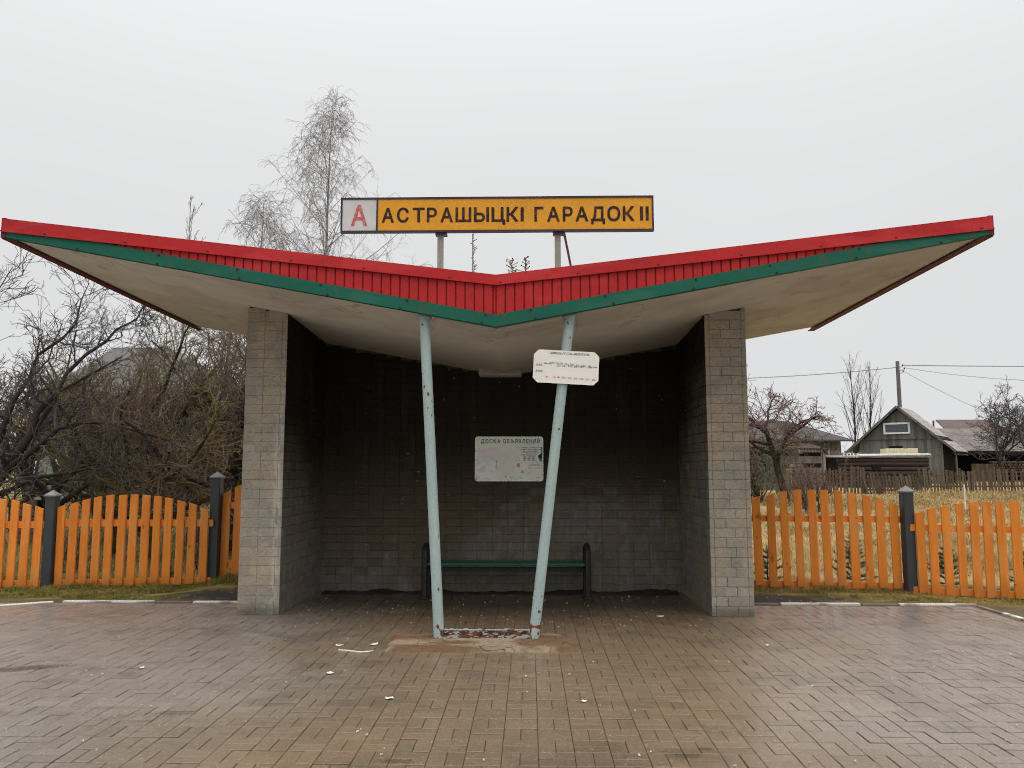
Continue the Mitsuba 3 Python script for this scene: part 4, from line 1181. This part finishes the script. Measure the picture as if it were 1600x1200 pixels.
mat('mat_needle', (0.022, 0.043, 0.016), 0.6, 0.3)
for i, (x, y, h, lab) in enumerate([(3.30, 11.25, 0.52, 'small dark spruce seedling behind the right fence, nearest the shelter'), (4.47, 11.2, 0.72, 'tallest spruce seedling, behind the middle of the first right fence panel'),
                                    (5.68, 11.1, 0.60, 'spruce seedling behind the second right panel, close to the grey post'), (6.72, 11.0, 0.55, 'spruce seedling at the right edge behind the fence'), (-5.02, 11.1, 0.22, 'tiny spruce seedling by the foot of the left fence')]):
    st, fo = spruce(70 + i, h)
    key = thing('spruce_seedling', lab, 'plant')
    z = float(land(x, y)) - 0.01
    for nm, q, m in (('trunk', st, 'mat_bark'), ('crown', fo, 'mat_needle')):
        add(f'{key}__{nm}', (q[0] + [x, y, z], q[1]), m)


# ------------------------------------------------------------------ grass, straw, litter
def blades(r, x, y, h, w, lean, col, z=None, bend=0.5):
    n = len(x)
    z = land(x, y) - 0.01 if z is None else z
    a = r.random(n) * 2 * np.pi
    ux, uy = np.cos(a) * w / 2, np.sin(a) * w / 2
    b = r.random(n) * 2 * np.pi
    lx, ly = np.cos(b) * lean * h, np.sin(b) * lean * h
    v = np.zeros((n, 5, 3))
    v[:, 0] = np.stack([x - ux, y - uy, z], 1)
    v[:, 1] = np.stack([x + ux, y + uy, z], 1)
    v[:, 2] = np.stack([x - ux * .7 + lx * .35, y - uy * .7 + ly * .35, z + h * .6], 1)
    v[:, 3] = np.stack([x + ux * .7 + lx * .35, y + uy * .7 + ly * .35, z + h * .6], 1)
    v[:, 4] = np.stack([x + lx, y + ly, z + h * (1 - 0.25 * lean)], 1)
    f = (np.arange(n) * 5)[:, None, None] + np.array([[0, 1, 3], [0, 3, 2], [2, 3, 4]])[None]
    return v.reshape(-1, 3), f.reshape(-1, 3), np.repeat(col, 5, 0)


def scatter(r, n, x0, x1, y0, y1, power=1.0):
    return x0 + (x1 - x0) * r.random(n), y0 + (y1 - y0) * r.random(n) ** power


rg = np.random.default_rng(77)
pal = lambda n, a, b: np.array(a) + (np.array(b) - np.array(a)) * rg.random((n, 1)) * np.ones(3)
# verge between kerb and fences
pv, pf, pc, at = [], [], [], 0


def collect(q):
    global at
    pv.append(q[0]); pf.append(q[1] + at); pc.append(q[2]); at += len(q[0])


def flush(key, label, cat='grass'):
    global pv, pf, pc, at
    c = np.clip(np.vstack(pc), 0.004, 1)
    add(key, (np.vstack(pv), np.vstack(pf)), 'mat_vcol', label, cat, kind='stuff', color=c)
    pv, pf, pc, at = [], [], [], 0


def keep_verge(x, y):
    nz = meshkit.fbm(np.stack([x * 2.2, y * 3, x * 0], -1), 3, 8)
    mud = np.minimum(np.hypot((x - 2.9) / 1.6, (y - 9.85) / 0.6), np.hypot((x + 3.7) / 1.2, (y - 9.85) / 0.55))
    return (mud + 1.0 * (nz - 0.5) > 0.85) & (y > 9.60 + 0.35 * (nz - 0.4)) & ~((x > -3.25) & (x < 2.45))


n = 52000
x, y = scatter(rg, n, -8.6, -3.2, 9.56, 11.2)
k = keep_verge(x, y)
x, y = x[k], y[k]
col = np.where((rg.random(len(x)) < 0.55)[:, None], pal(len(x), (0.10, 0.115, 0.018), (0.20, 0.195, 0.035)), pal(len(x), (0.20, 0.15, 0.05), (0.36, 0.26, 0.10)))
tuft = smooth01(0.52, 0.72, meshkit.fbm(np.stack([x * 4, y * 4, x * 0 + 2], -1), 3, 21)) + 0.8 * smooth01(10.3, 10.55, y)
collect(blades(rg, x, y, (0.018 + 0.045 * rg.random(len(x))) * (0.7 + 1.1 * tuft), 0.006, 0.9, col))
n = 40000
x, y = scatter(rg, n, 2.4, 8.0, 9.40, 11.0)
k = keep_verge(x, y) & ((y > 9.55) | (x > 5.3))
x, y = x[k], y[k]
col = np.where((rg.random(len(x)) < 0.25)[:, None], pal(len(x), (0.10, 0.11, 0.02), (0.19, 0.17, 0.04)), pal(len(x), (0.22, 0.15, 0.05), (0.42, 0.29, 0.11)))
tuft = smooth01(0.52, 0.72, meshkit.fbm(np.stack([x * 4, y * 4, x * 0 + 2], -1), 3, 21)) + 0.6 * smooth01(10.2, 10.5, y)
collect(blades(rg, x, y, (0.016 + 0.04 * rg.random(len(x))) * (0.7 + 1.2 * tuft), 0.006, 0.95, col))
flush('grass', 'short worn grass on the verge between kerb and orange fences')

# dry straw meadow on the right
for n, x0, x1, y0, y1, h0, h1, w, lean in ((70000, 2.2, 12, 11.0, 17, 0.10, 0.36, 0.007, 1.1), (60000, 4, 22, 17, 26, 0.10, 0.34, 0.011, 1.0), (60000, 8, 32, 26, 36.6, 0.10, 0.36, 0.016, 0.9)):
    x, y = scatter(rg, n, x0, x1, y0, y1)
    d = meshkit.fbm(np.stack([x * 0.8, y * 0.8, x * 0], -1), 4, 5)
    k = (x > 0.16 * y + 0.3) & (rg.random(n) < 0.35 + 1.3 * (d - 0.25))
    x, y, d = x[k], y[k], d[k]
    tall = smooth01(0.5, 0.75, d) + 0.9 * smooth01(14, 20, x) * smooth01(29, 34, y)
    h = (h0 + (h1 - h0) * rg.random(len(x))) * (0.50 + 0.75 * tall) * (0.45 + 0.55 * smooth01(11.6, 13.5, y)) * (1 - 0.55 * smooth01(33.5, 36, y))
    col = np.where((rg.random(len(x)) < 0.14)[:, None], pal(len(x), (0.12, 0.11, 0.03), (0.20, 0.17, 0.06)), pal(len(x), (0.29, 0.205, 0.090), (0.58, 0.445, 0.235)))
    col = col * (0.72 + 0.5 * meshkit.fbm(np.stack([x * 0.5, y * 0.5, x * 0 + 9], -1), 3, 6))[:, None]
    collect(blades(rg, x, y, h, w, lean, col))
flush('dry_grass', 'tall straw coloured meadow grass behind the right fence')
for n, x0, x1, y0, y1, w in ((50000, -13, -2.5, 11.0, 17, 0.007), (50000, -20, -3, 17, 30, 0.013)):
    x, y = scatter(rg, n, x0, x1, y0, y1)
    k = rg.random(n) < 0.3 + 1.2 * (meshkit.fbm(np.stack([x * 0.8, y * 0.8, x * 0], -1), 4, 15) - 0.25)
    x, y = x[k], y[k]
    col = np.where((rg.random(len(x)) < 0.4)[:, None], pal(len(x), (0.11, 0.105, 0.028), (0.19, 0.165, 0.05)), pal(len(x), (0.24, 0.175, 0.07), (0.42, 0.31, 0.14)))
    collect(blades(rg, x, y, 0.06 + 0.16 * rg.random(len(x)), w, 1.0, col))
flush('dry_grass', 'yellow green orchard grass under the apple trees')

# litter: named scraps, and the fine crumbs
def scrap(x, y, w, l, rot, seed, z=0.004, y2=None):
    r = np.random.default_rng(seed)
    m = 9
    a = np.arange(m) * 2 * np.pi / m
    rad = 0.7 + 0.5 * r.random(m)
    ring = np.column_stack([np.cos(a) * rad * l / 2, np.sin(a) * rad * w / 2, 0.002 + 0.012 * r.random(m)])
    v = np.vstack([ring, [[0, 0, 0.004]], ring - [0, 0, 0.0015], [[0, 0, 0.002]]])
    f = [[i, (i + 1) % m, m] for i in range(m)] + [[m + 1 + (i + 1) % m, m + 1 + i, 2 * m + 1] for i in range(m)]
    f += [[i, m + 1 + i, m + 1 + (i + 1) % m] for i in range(m)] + [[i, m + 1 + (i + 1) % m, (i + 1) % m] for i in range(m)]
    return rotz((v, np.array(f)), rot, (x, y, z))


for i, (x, y, w, l, lab) in enumerate([(-1.693, 7.16, 0.05, 0.075, 'white paper scrap left of the concrete slab, beside the twisted strip'), (-1.40, 7.20, 0.04, 0.09, 'crumpled white scrap just left of the concrete slab'),
                                       (-1.533, 6.20, 0.05, 0.065, 'pale scrap lying on the paving well left of the centre'), (-0.962, 5.54, 0.05, 0.06, 'curled white scrap on the paving in front of the slab left end'),
                                       (0.362, 5.51, 0.03, 0.055, 'small white scrap on the paving right of the centre'), (2.10, 7.23, 0.03, 0.06, 'small white scrap on the paving in front of the right wall'),
                                       (-3.05, 6.32, 0.03, 0.055, 'white scrap on the open paving at the left'), (1.39, 8.62, 0.03, 0.08, 'pale leaf scrap inside the shelter near the right wall')]):
    add('paper_scrap', scrap(x, y, w, l, i * 0.9, 200 + i), 'mat_litter', lab, 'litter')
add('paper_strip', tube([(-1.66, 6.98, 0.008), (-1.55, 6.95, 0.006), (-1.46, 6.905, 0.007), (-1.38, 6.90, 0.012), (-1.35, 6.96, 0.008)], [0.006, 0.008, 0.008, 0.008, 0.004], 5), 'mat_litter', 'thin twisted white strip on the paving left of the concrete slab', 'litter')
rl = np.random.default_rng(91)
bits = []
for i in range(300):
    if i < 90:
        x, y = rl.uniform(-2.6, 1.85), rl.uniform(8.0, 10.0)
    elif i < 225:
        y = rl.uniform(4.3, 9.3)
        x = rl.uniform(-0.66 * y, 0.62 * y)
    else:
        x, y = rl.choice([rl.uniform(2.45, 5.0), rl.uniform(-5, -3.3)]), rl.uniform(9.55, 10.2)
    if x > 5.05 or (on_pavement(np.array(x), np.array(y)) == False and i < 225):
        continue
    s = rl.uniform(0.007, 0.022)
    bits.append(scrap(x, y, s * 0.7, s, rl.random() * 6, 300 + i, 0.003 + (float(land(x, y)) + 0.01 if i >= 225 else 0)))
add('litter', join(bits), 'mat_crumb', 'pale crumbs, husks and leaf bits strewn over paving and verge', 'litter', kind='stuff')

# ------------------------------------------------------------------ far things on the right
def planks(key, name, p0, p1, z0, z1, n, m, seed, th=0.02, top=None, gap=0.012):
    """upright boards from p0 to p1 (x, y)"""
    r = np.random.default_rng(seed)
    p0, p1 = np.array(p0, float), np.array(p1, float)
    d = p1 - p0
    nrm = np.array([d[1], -d[0]]) / np.linalg.norm(d)
    for i in range(n):
        a, b = p0 + d * (i + gap) / n, p0 + d * (i + 1 - gap) / n
        t0, t1 = (i + gap) / n, (i + 1 - gap) / n
        za, zb = (z1, z1) if top is None else (top(t0), top(t1))
        if max(za, zb) - z0 < 0.03:
            continue
        o = nrm * (0.004 + th * r.random())
        i_ = -nrm * 0.03
        add(key + '__' + name, hexa([(*(a + o), z0), (*(b + o), z0), (*(a + i_), z0), (*(b + i_), z0), (*(a + o), za), (*(b + o), zb), (*(a + i_), za), (*(b + i_), zb)]), m)


# barn, turned about 30 degrees
phi = math.radians(37)
ax_, dp_ = np.array([math.cos(phi), -math.sin(phi)]), np.array([math.sin(phi), math.cos(phi)])
bc = np.array([22.25, 48.0])
W2, ZE, ZA, DEP = 2.30, 3.05, 5.36, 3.6
BN = thing('barn', 'grey weathered plank barn with steep gable and white framed window', 'barn')
P_ = lambda u, w, z: (*(bc + ax_ * u + dp_ * w), z)
zg = 0.6
tri = [P_(-W2, 0.05, zg), P_(W2, 0.05, zg), P_(W2, DEP, zg), P_(-W2, DEP, zg), P_(-W2, 0.05, ZE + 0.3), P_(W2, 0.05, ZE + 0.3), P_(W2, DEP, ZE + 0.3), P_(-W2, DEP, ZE + 0.3), P_(0, 0.05, ZA - 0.1), P_(0, DEP, ZA - 0.1)]
add(BN + '__wall', (np.array(tri), np.array([[0, 1, 5], [0, 5, 4], [1, 2, 6], [1, 6, 5], [2, 3, 7], [2, 7, 6], [3, 0, 4], [3, 4, 7], [4, 5, 8], [7, 9, 6], [5, 6, 9], [5, 9, 8], [4, 8, 9], [4, 9, 7]])), 'mat_dark')
gtop = lambda t: ZA - 0.12 - abs(2 * t - 1) * (ZA - ZE - 0.35)
planks(BN + '__wall', 'plank', P_(-W2, 0, 0)[:2], P_(W2, 0, 0)[:2], zg, 3.42, 24, 'mat_plank_green', 1)
planks(BN + '__wall', 'board', P_(-W2 + .1, -0.05, 0)[:2], P_(W2 - .1, -0.05, 0)[:2], 3.46, 0, 22, 'mat_plank', 2, top=lambda t: max(gtop(t), 3.46))
add(BN + '__ledge', bar(P_(-W2 - 0.1, -0.07, 3.45), P_(W2 + 0.1, -0.07, 3.45), 0.10, 0.07), 'mat_plank')
for s in (-1, 1):
    rows = 7
    e = np.array([s * 3.02, ZE - 0.42])
    a0 = np.array([0.0, ZA])
    mesh = []
    for i in range(rows):
        t0, t1 = i / rows, (i + 1.12) / rows
        q0, q1 = a0 + (e - a0) * t0, a0 + (e - a0) * min(t1, 1.0)
        for j in range(6):
            w0, w1 = -0.35 + (DEP + 0.6) * j / 6, -0.35 + (DEP + 0.6) * (j + 0.995) / 6
            lift = 0.02
            c = [P_(q0[0], w0, q0[1]), P_(q1[0], w0, q1[1] + lift), P_(q0[0], w1, q0[1]), P_(q1[0], w1, q1[1] + lift)]
            top_ = [(a, b, z_ + 0.035) for a, b, z_ in c]
            mesh.append(hexa(c + top_))
    add(BN + '__roof', join(mesh), 'mat_slate', 'pale slate sheet roof slope of the barn' if s > 0 else None)
    add(BN + '__barge_board', bar(P_(0, -0.36, ZA + 0.01), P_(e[0], -0.36, e[1] + 0.01), 0.05, 0.13), 'mat_plank')
win = BN + '__window'
wx0, wx1, wz0, wz1 = -0.80, 0.58, 3.78, 4.36
add(win, join([bar(P_(wx0, -0.11, (wz0)), P_(wx1, -0.11, wz0), 0.06, 0.10), bar(P_(wx0, -0.11, wz1), P_(wx1, -0.11, wz1), 0.06, 0.10),
               bar(P_(wx0, -0.115, wz0 - .05), P_(wx0, -0.115, wz1 + .05), 0.10, 0.06), bar(P_(wx1, -0.115, wz0 - .05), P_(wx1, -0.115, wz1 + .05), 0.10, 0.06)]), 'mat_white', 'white framed window in the barn gable')
add(win + '__pane', bar(P_(wx0, -0.095, (wz0 + wz1) / 2), P_(wx1, -0.095, (wz0 + wz1) / 2), 0.02, wz1 - wz0), 'mat_pane')
add(BN + '__hatch', bar(P_(-0.6, -0.05, 2.85), P_(0.15, -0.05, 2.85), 0.05, 0.32), 'mat_dark', 'dark hatch under the ledge of the barn')

# log shed
LS = thing('log_shed', 'low dark log shed with flat whitish roof in front of the barn', 'shed')
zl = float(land(19, 43)) - 0.15
nlog = 7
for i in range(nlog):
    z = zl + 0.12 + (2.22 - zl - 0.12) * (i + 0.5) / nlog
    pts = [(16.62 + rng.normal(0, .05), 43 + rng.normal(0, .02), z + rng.normal(0, .01)), (19.0, 43, z + rng.normal(0, .02)), (21.42 + rng.normal(0, .05), 43, z + rng.normal(0, .01))]
    add(LS + '__log', tube(pts, 0.118, 8), 'mat_log', smooth=50)
add(LS + '__wall', box(16.75, 21.3, 43.05, 45.6, zl - .2, 2.22), 'mat_dark')
add(LS + '__roof', hexa([(16.5, 42.8, 2.235), (21.5, 42.8, 2.285), (16.5, 46, 2.33), (21.5, 46, 2.38), (16.5, 42.8, 2.29), (21.5, 42.8, 2.35), (16.5, 46, 2.39), (21.5, 46, 2.44)]), 'mat_slate')
add(LS + '__opening', box(18.35, 18.8, 42.86, 42.95, 1.55, 1.85), 'mat_dark')
add('roofing_sheet', hexa([(17.7, 42.75, 2.352), (21.45, 42.75, 2.362), (17.7, 43.1, 2.38), (21.45, 43.1, 2.40), (17.7, 42.75, 2.40), (21.45, 42.75, 2.42), (17.7, 43.1, 2.43), (21.45, 43.1, 2.45)]), 'mat_white', 'white sheet lying along the front of the log shed roof', 'roofing sheet')
cb = thing('wooden_crate', 'cream boarded crate standing on the log shed roof', 'crate')
for i in range(9):
    add(cb + '__board', box(19.30 + i * 0.192, 19.30 + i * 0.192 + 0.182, 43.28, 43.31, 2.41, 2.74 + rng.normal(0, .006)), 'mat_cream')
add(cb + '__box', box(19.31, 21.02, 43.312, 44.0, 2.42, 2.72), 'mat_cream')

# plank shed
PS = thing('plank_shed', 'tumbledown plank shed with dark sagging roof left of the log shed', 'shed')
zs = float(land(14, 40)) - 0.1
for i in range(9):
    z0 = zs + 0.1 + i * 0.19
    w = rng.normal(0, .03)
    if i == 6:
        add(PS + '__board', box(13.0, 13.7, 39.97 + rng.random() * .02, 40.0, z0, z0 + 0.18), 'mat_plank_pale')
        continue
    add(PS + '__board', hexa([(11.2, 39.97 + w * .3, z0), (14.65, 39.97, z0 + w), (11.2, 40.0, z0), (14.65, 40.0, z0 + w), (11.2, 39.97 + w * .3, z0 + 0.18), (14.65, 39.97, z0 + 0.18 + w), (11.2, 40.0, z0 + 0.18), (14.65, 40.0, z0 + 0.18 + w)]), 'mat_plank_pale')
add(PS + '__wall', box(11.25, 14.6, 40.02, 42.5, zs - .2, 2.45), 'mat_dark')
planks(PS, 'plank', (14.66, 39.98), (15.15, 40.9), zs, 0, 6, 'mat_plank_pale', 5, top=lambda t: 2.5 - 0.12 * t)
add(PS + '__roof', hexa([(11.0, 39.7, 2.62), (14.8, 39.65, 2.55), (11.0, 42.8, 2.95), (15.0, 42.8, 2.9), (11.0, 39.7, 2.70), (14.8, 39.65, 2.63), (11.0, 42.8, 3.03), (15.0, 42.8, 2.98)]), 'mat_log')
add(PS + '__roof__batten', bar((14.5, 39.65, 2.68), (15.25, 40.9, 2.40), 0.08, 0.10), 'mat_log')
planks(thing('paling_fence', 'pale upright palings between the plank shed and the barn', 'fence'), 'paling', (15.3, 45.5), (19.4, 45.5), 0.7, 0, 22, 'mat_plank_pale', 6, top=lambda t: 2.75 - 0.25 * t + 0.1 * math.sin(t * 60), gap=0.2)

# old house behind the tree
OH = thing('old_house', 'old house with low grey hipped roof behind the arching apple tree', 'house')
add(OH + '__wall', box(13.6, 20.3, 52, 58.4, 0.8, 3.52), 'mat_plank_pale')
add(OH + '__roof', hexa([(13.2, 51.3, 3.5), (20.9, 51.3, 3.4), (13.2, 55, 4.95), (17.9, 55, 4.85), (13.2, 51.3, 3.6), (20.9, 51.3, 3.5), (13.2, 55.1, 5.05), (17.9, 55.1, 4.95)]), 'mat_roof_grey')
add(OH + '__roof', hexa([(13.2, 55.12, 4.95), (17.9, 55.12, 4.85), (13.2, 59, 3.5), (20.9, 59, 3.4), (13.2, 55.12, 5.05), (17.9, 55.12, 4.95), (13.2, 59, 3.6), (20.9, 59, 3.5)]), 'mat_roof_grey')
# long shed
LG = thing('long_shed', 'long open fronted shed with pale worn roof at the right edge', 'shed')
mesh = []
for i in range(6):
    for j in range(14):
        y0, y1 = 51.6 + i * 0.62, 51.6 + (i + 1.08) * 0.62
        x0, x1 = 26.0 + j * 0.75, 26.0 + (j + 0.985) * 0.75
        z0, z1 = 2.78 + i * 0.27, 2.78 + (i + 1.08) * 0.27
        q = rng.normal(0, 0.012)
        mesh.append(hexa([(x0, y0, z0 + q), (x1, y0, z0 + q), (x0, y1, z1 + q), (x1, y1, z1 + q), (x0, y0, z0 + .03 + q), (x1, y0, z0 + .03 + q), (x0, y1, z1 + .03 + q), (x1, y1, z1 + .03 + q)]))
add(LG + '__roof', join(mesh), 'mat_slate_warm', 'pale patched roof of the long shed')
add(LG + '__wall', join([box(25.6, 37, 55.0, 55.2, 0.6, 4.1), box(25.6, 37, 51.62, 51.7, 2.55, 2.76)]), 'mat_dark')
for x in (27.55, 30.6, 33.6):
    add(LG + '__post', tube([(x, 51.75, 0.7), (x, 51.75, 2.75)], 0.06, 7), 'mat_plank_pale')
fw = []
rf = np.random.default_rng(15)
for r_ in range(5):
    for c in range(20):
        x, z = 29.6 + c * 0.175 + (r_ % 2) * 0.08, 1.45 + r_ * 0.15
        q = tube([(x, 51.2 + rf.normal(0, .03), z), (x, 51.6, z)], 0.075 + rf.normal(0, .008), 7)
        fw.append(q)
add('firewood_stack', join(fw), 'mat_oldfence', 'stack of split firewood under the long shed at the right edge', 'firewood')
add('metal_sheet', box(27.2, 28.6, 49.4, 49.46, 0.9, 1.95), 'mat_oldfence', 'brown sheet leaning between the long shed and the old fence', 'sheet')
add('red_sheet', hexa([(25.55, 48.2, 2.75), (25.95, 48.2, 2.70), (25.55, 48.25, 2.77), (25.95, 48.25, 2.72), (25.55, 48.2, 3.0), (25.80, 48.2, 2.98), (25.55, 48.25, 3.02), (25.80, 48.25, 3.0)]), 'mat_redsheet', 'small red sheet patch beside the eave of the barn', 'sheet')
add('lean_to', hexa([(24.4, 49.5, 2.95), (26.6, 48.6, 2.45), (25.4, 52, 3.1), (27.2, 52, 2.55), (24.4, 49.5, 3.0), (26.6, 48.6, 2.5), (25.4, 52, 3.15), (27.2, 52, 2.6)]), 'mat_slate', 'grey lean-to roof sheet between barn and long shed', 'roof')
BR = thing('brown_roofed_house', 'plain brown roofed house far behind the long shed', 'house')
add(BR + '__roof', hexa([(36.5, 69.5, 4.75), (41.6, 69.5, 4.75), (36.7, 72, 6.0), (41.5, 72, 6.0), (36.5, 69.5, 4.85), (41.6, 69.5, 4.85), (36.7, 72, 6.1), (41.5, 72, 6.1)]), 'mat_roof_brown')
add(BR + '__wall', box(36.9, 41.3, 69.9, 74, 1.0, 4.9), 'mat_roof_brown')
add(BR + '__chimney', box(35.45, 35.56, 70, 70.11, 4.4, 5.9), 'mat_red_dark', 'thin reddish stove pipe')

# old leaning picket fence, each paling on its own
OF = thing('old_fence', 'old grey brown paling fence leaning across the meadow before the sheds', 'fence')
ro = np.random.default_rng(44)
sections = [((11.3, 36.4), (15.2, 36.2), 26, 1.62, 0.62, 0.03), ((15.15, 36.1), (17.65, 36.0), 19, 1.36, 0.42, 0.16), ((17.6, 36.2), (27.0, 36.6), 64, 1.55, 0.55, 0.05)]
for (a, b, n, zt, z0, le) in sections:
    a, b = np.array(a), np.array(b)
    for i in range(n):
        p = a + (b - a) * (i + 0.5) / n
        l_ = le + ro.normal(0, 0.035)
        z_ = float(land(*p)) - 0.05
        h = zt + ro.normal(0, 0.045) + 0.06 * math.sin(i * 0.35)
        w = 0.042 + 0.02 * ro.random()
        add(OF + '__picket', hexa([(p[0] - w, p[1], z_), (p[0] + w, p[1], z_), (p[0] - w, p[1] + .022, z_), (p[0] + w, p[1] + .022, z_),
                                   (p[0] - w * .8 - l_, p[1] - .02, h), (p[0] + w * .8 - l_, p[1] - .02, h + .02), (p[0] - w * .8 - l_, p[1] + .002, h), (p[0] + w * .8 - l_, p[1] + .002, h + .02)]), 'mat_oldfence')
    for zr in (0.28, 0.76):
        zz = z0 + (zt - z0) * zr
        add(OF + '__rail', bar((*a[:1], a[1] + 0.05, zz), (b[0], b[1] + 0.05, zz + ro.normal(0, .03)), 0.05, 0.07), 'mat_oldfence')
    for x in np.arange(a[0], b[0], 2.4):
        add(OF + '__post', bar((x, a[1] + 0.12, z0 - 0.3), (x - le * .8, a[1] + 0.12, zt - 0.05), 0.11, 0.11), 'mat_oldfence')
for x, y, zt, lab in ((9.05, 25.0, 1.11, 'thin white marker stake in the meadow, nearer the shelter'), (13.5, 25.0, 1.11, 'thin white marker stake in the meadow, right of the grey post')):
    add('marker_stake', bar((x, y, float(land(x, y)) - .1), (x, y, zt), 0.03, 0.03), 'mat_white', lab, 'stake')
for i, (x, y, s, lab) in enumerate([(8.05, 24.0, 0.16, 'pale stone, topmost of the rubble by the reddish shrubs'), (7.5, 23.6, 0.14, 'stone of the rubble nearest the shelter'), (8.6, 23.7, 0.11, 'small stone at the right end of the rubble')]):
    m = trimesh.creation.icosphere(subdivisions=2, radius=s)
    v = np.array(m.vertices)
    v = v * (0.75 + 0.5 * meshkit.noise(v * 9 + i))[:, None] * [1.2, 1, 0.7] + [x, y, float(land(x, y)) + s * 0.5]
    add('rubble_stone', (v, m.faces), 'mat_stone', lab, 'stone', smooth=30)

# utility pole and wires
UP = thing('utility_pole', 'grey wooden utility pole rising behind the barn gable', 'utility pole')
add(UP + '__pole', tube([(26.1, 56, 0.5), (26.1, 56, 9.25)], [0.17, 0.125], 10), 'mat_pole', smooth=40)
for k, (dx, dz) in enumerate(((0.30, 8.88), (0.42, 8.66), (0.32, 8.45))):
    add(UP + '__insulator', join([tube([(26.2, 55.95, dz - 0.06), (26.1 + dx, 55.9, dz - 0.04), (26.1 + dx, 55.9, dz + 0.02)], 0.022, 6), tube([(26.1 + dx, 55.9, dz + 0.02), (26.1 + dx, 55.9, dz + 0.13)], [0.05, 0.035], 7)]), 'mat_wire')


def wire(a, b, sag, r_, lab, n=24):
    t = np.linspace(0, 1, n)[:, None]
    p = np.array(a) + (np.array(b) - np.array(a)) * t
    p[:, 2] -= sag * 4 * (t * (1 - t))[:, 0]
    add('overhead_wire', tube(p, r_, 5), 'mat_wire', lab, 'wire')


wire((26.05, 55.9, 8.80), (6.0, 54.0, 7.75), 0.30, 0.020, 'overhead wire running left from the pole to behind the shelter')
wire((26.4, 55.9, 8.95), (48.0, 56, 9.0), 0.12, 0.024, 'uppermost overhead wire running right from the pole')
wire((26.5, 55.9, 8.78), (42.0, 57, 8.0), 0.42, 0.014, 'middle sagging overhead wire right of the pole')
wire((26.4, 55.9, 8.55), (34.2, 54.5, 4.3), 0.25, 0.012, 'lowest overhead wire dropping towards the long shed')

# ------------------------------------------------------------------ far things on the left
GH = thing('green_house', 'grey green house with gabled roof dimly seen through the apple trees', 'house')
add(GH + '__wall', join([box(-19.6, -11.9, 31, 38, 0.4, 4.3)]), 'mat_housegreen')
ridge = 6.9
add(GH + '__wall__gable', (np.array([(-19.6, 31.01, 4.28), (-11.9, 31.01, 4.28), (-11.9, 34.5, 4.28), (-19.6, 34.5, 4.28)]), np.array([[0, 1, 2], [0, 2, 3]])), 'mat_housegreen')
for (y0, y1, e) in ((30.5, 34.5, 0), (38.5, 34.5, 1)):
    c = [(-20.0, y0, 4.1), (-11.5, y0, 4.1), (-18.6, y1, ridge), (-16.2, y1, ridge)]
    if e:
        c = [c[2], c[3], c[0], c[1]]
    add(GH + '__roof', hexa(c + [(a, b, z_ + 0.12) for a, b, z_ in c]), 'mat_roof_far')
for s, xa, xb in ((0, -20.0, -18.6), (1, -11.5, -16.2)):
    v = np.array([(xa, 30.5, 4.1), (xa, 38.5, 4.1), (xb, 34.5, ridge), (xa, 30.5, 4.2), (xa, 38.5, 4.2), (xb, 34.5, ridge + .1)])
    add(GH + '__roof', (v, np.array([[0, 1, 2], [3, 5, 4], [0, 3, 4], [0, 4, 1], [1, 4, 5], [1, 5, 2], [2, 5, 3], [2, 3, 0]])), 'mat_roof_far')
for x in (-18.3, -15.6, -13.2):
    w_ = add(GH + '__window', join([box(x - .5, x + .5, 30.93, 30.99, 1.7, 1.8), box(x - .5, x + .5, 30.93, 30.99, 3.1, 3.2), box(x - .5, x - .42, 30.935, 30.99, 1.8, 3.1), box(x + .42, x + .5, 30.935, 30.99, 1.8, 3.1)]), 'mat_white')
    add(w_ + '__pane', box(x - .43, x + .43, 30.965, 30.985, 1.8, 3.1), 'mat_pane')
RS = thing('red_brown_shed', 'low red brown shed behind the left orchard', 'shed')
planks(RS, 'plank', (-15.2, 28), (-11.2, 28), 0.3, 2.2, 18, 'mat_twig_red', 9)
add(RS + '__wall', box(-15.2, -11.2, 28.03, 30, 0.3, 2.15), 'mat_dark')
add(RS + '__roof', hexa([(-15.5, 27.8, 2.2), (-10.9, 27.8, 2.2), (-15.5, 30.2, 2.7), (-10.9, 30.2, 2.7), (-15.5, 27.8, 2.28), (-10.9, 27.8, 2.28), (-15.5, 30.2, 2.78), (-10.9, 30.2, 2.78)]), 'mat_log')
CBX = thing('compost_bin', 'dark red boarded compost bin in the orchard behind the left fence', 'compost bin')
zc = float(land(-10.3, 16))
for i in range(5):
    z0 = zc + 0.08 + i * 0.17
    add(CBX + '__board', box(-10.56, -10.06, 16 - .01 + rng.random() * .01, 16.03, z0, z0 + 0.155), 'mat_twig_red')
add(CBX + '__box', box(-10.55, -10.07, 16.035, 16.5, zc - .05, zc + 0.90), 'mat_dark')
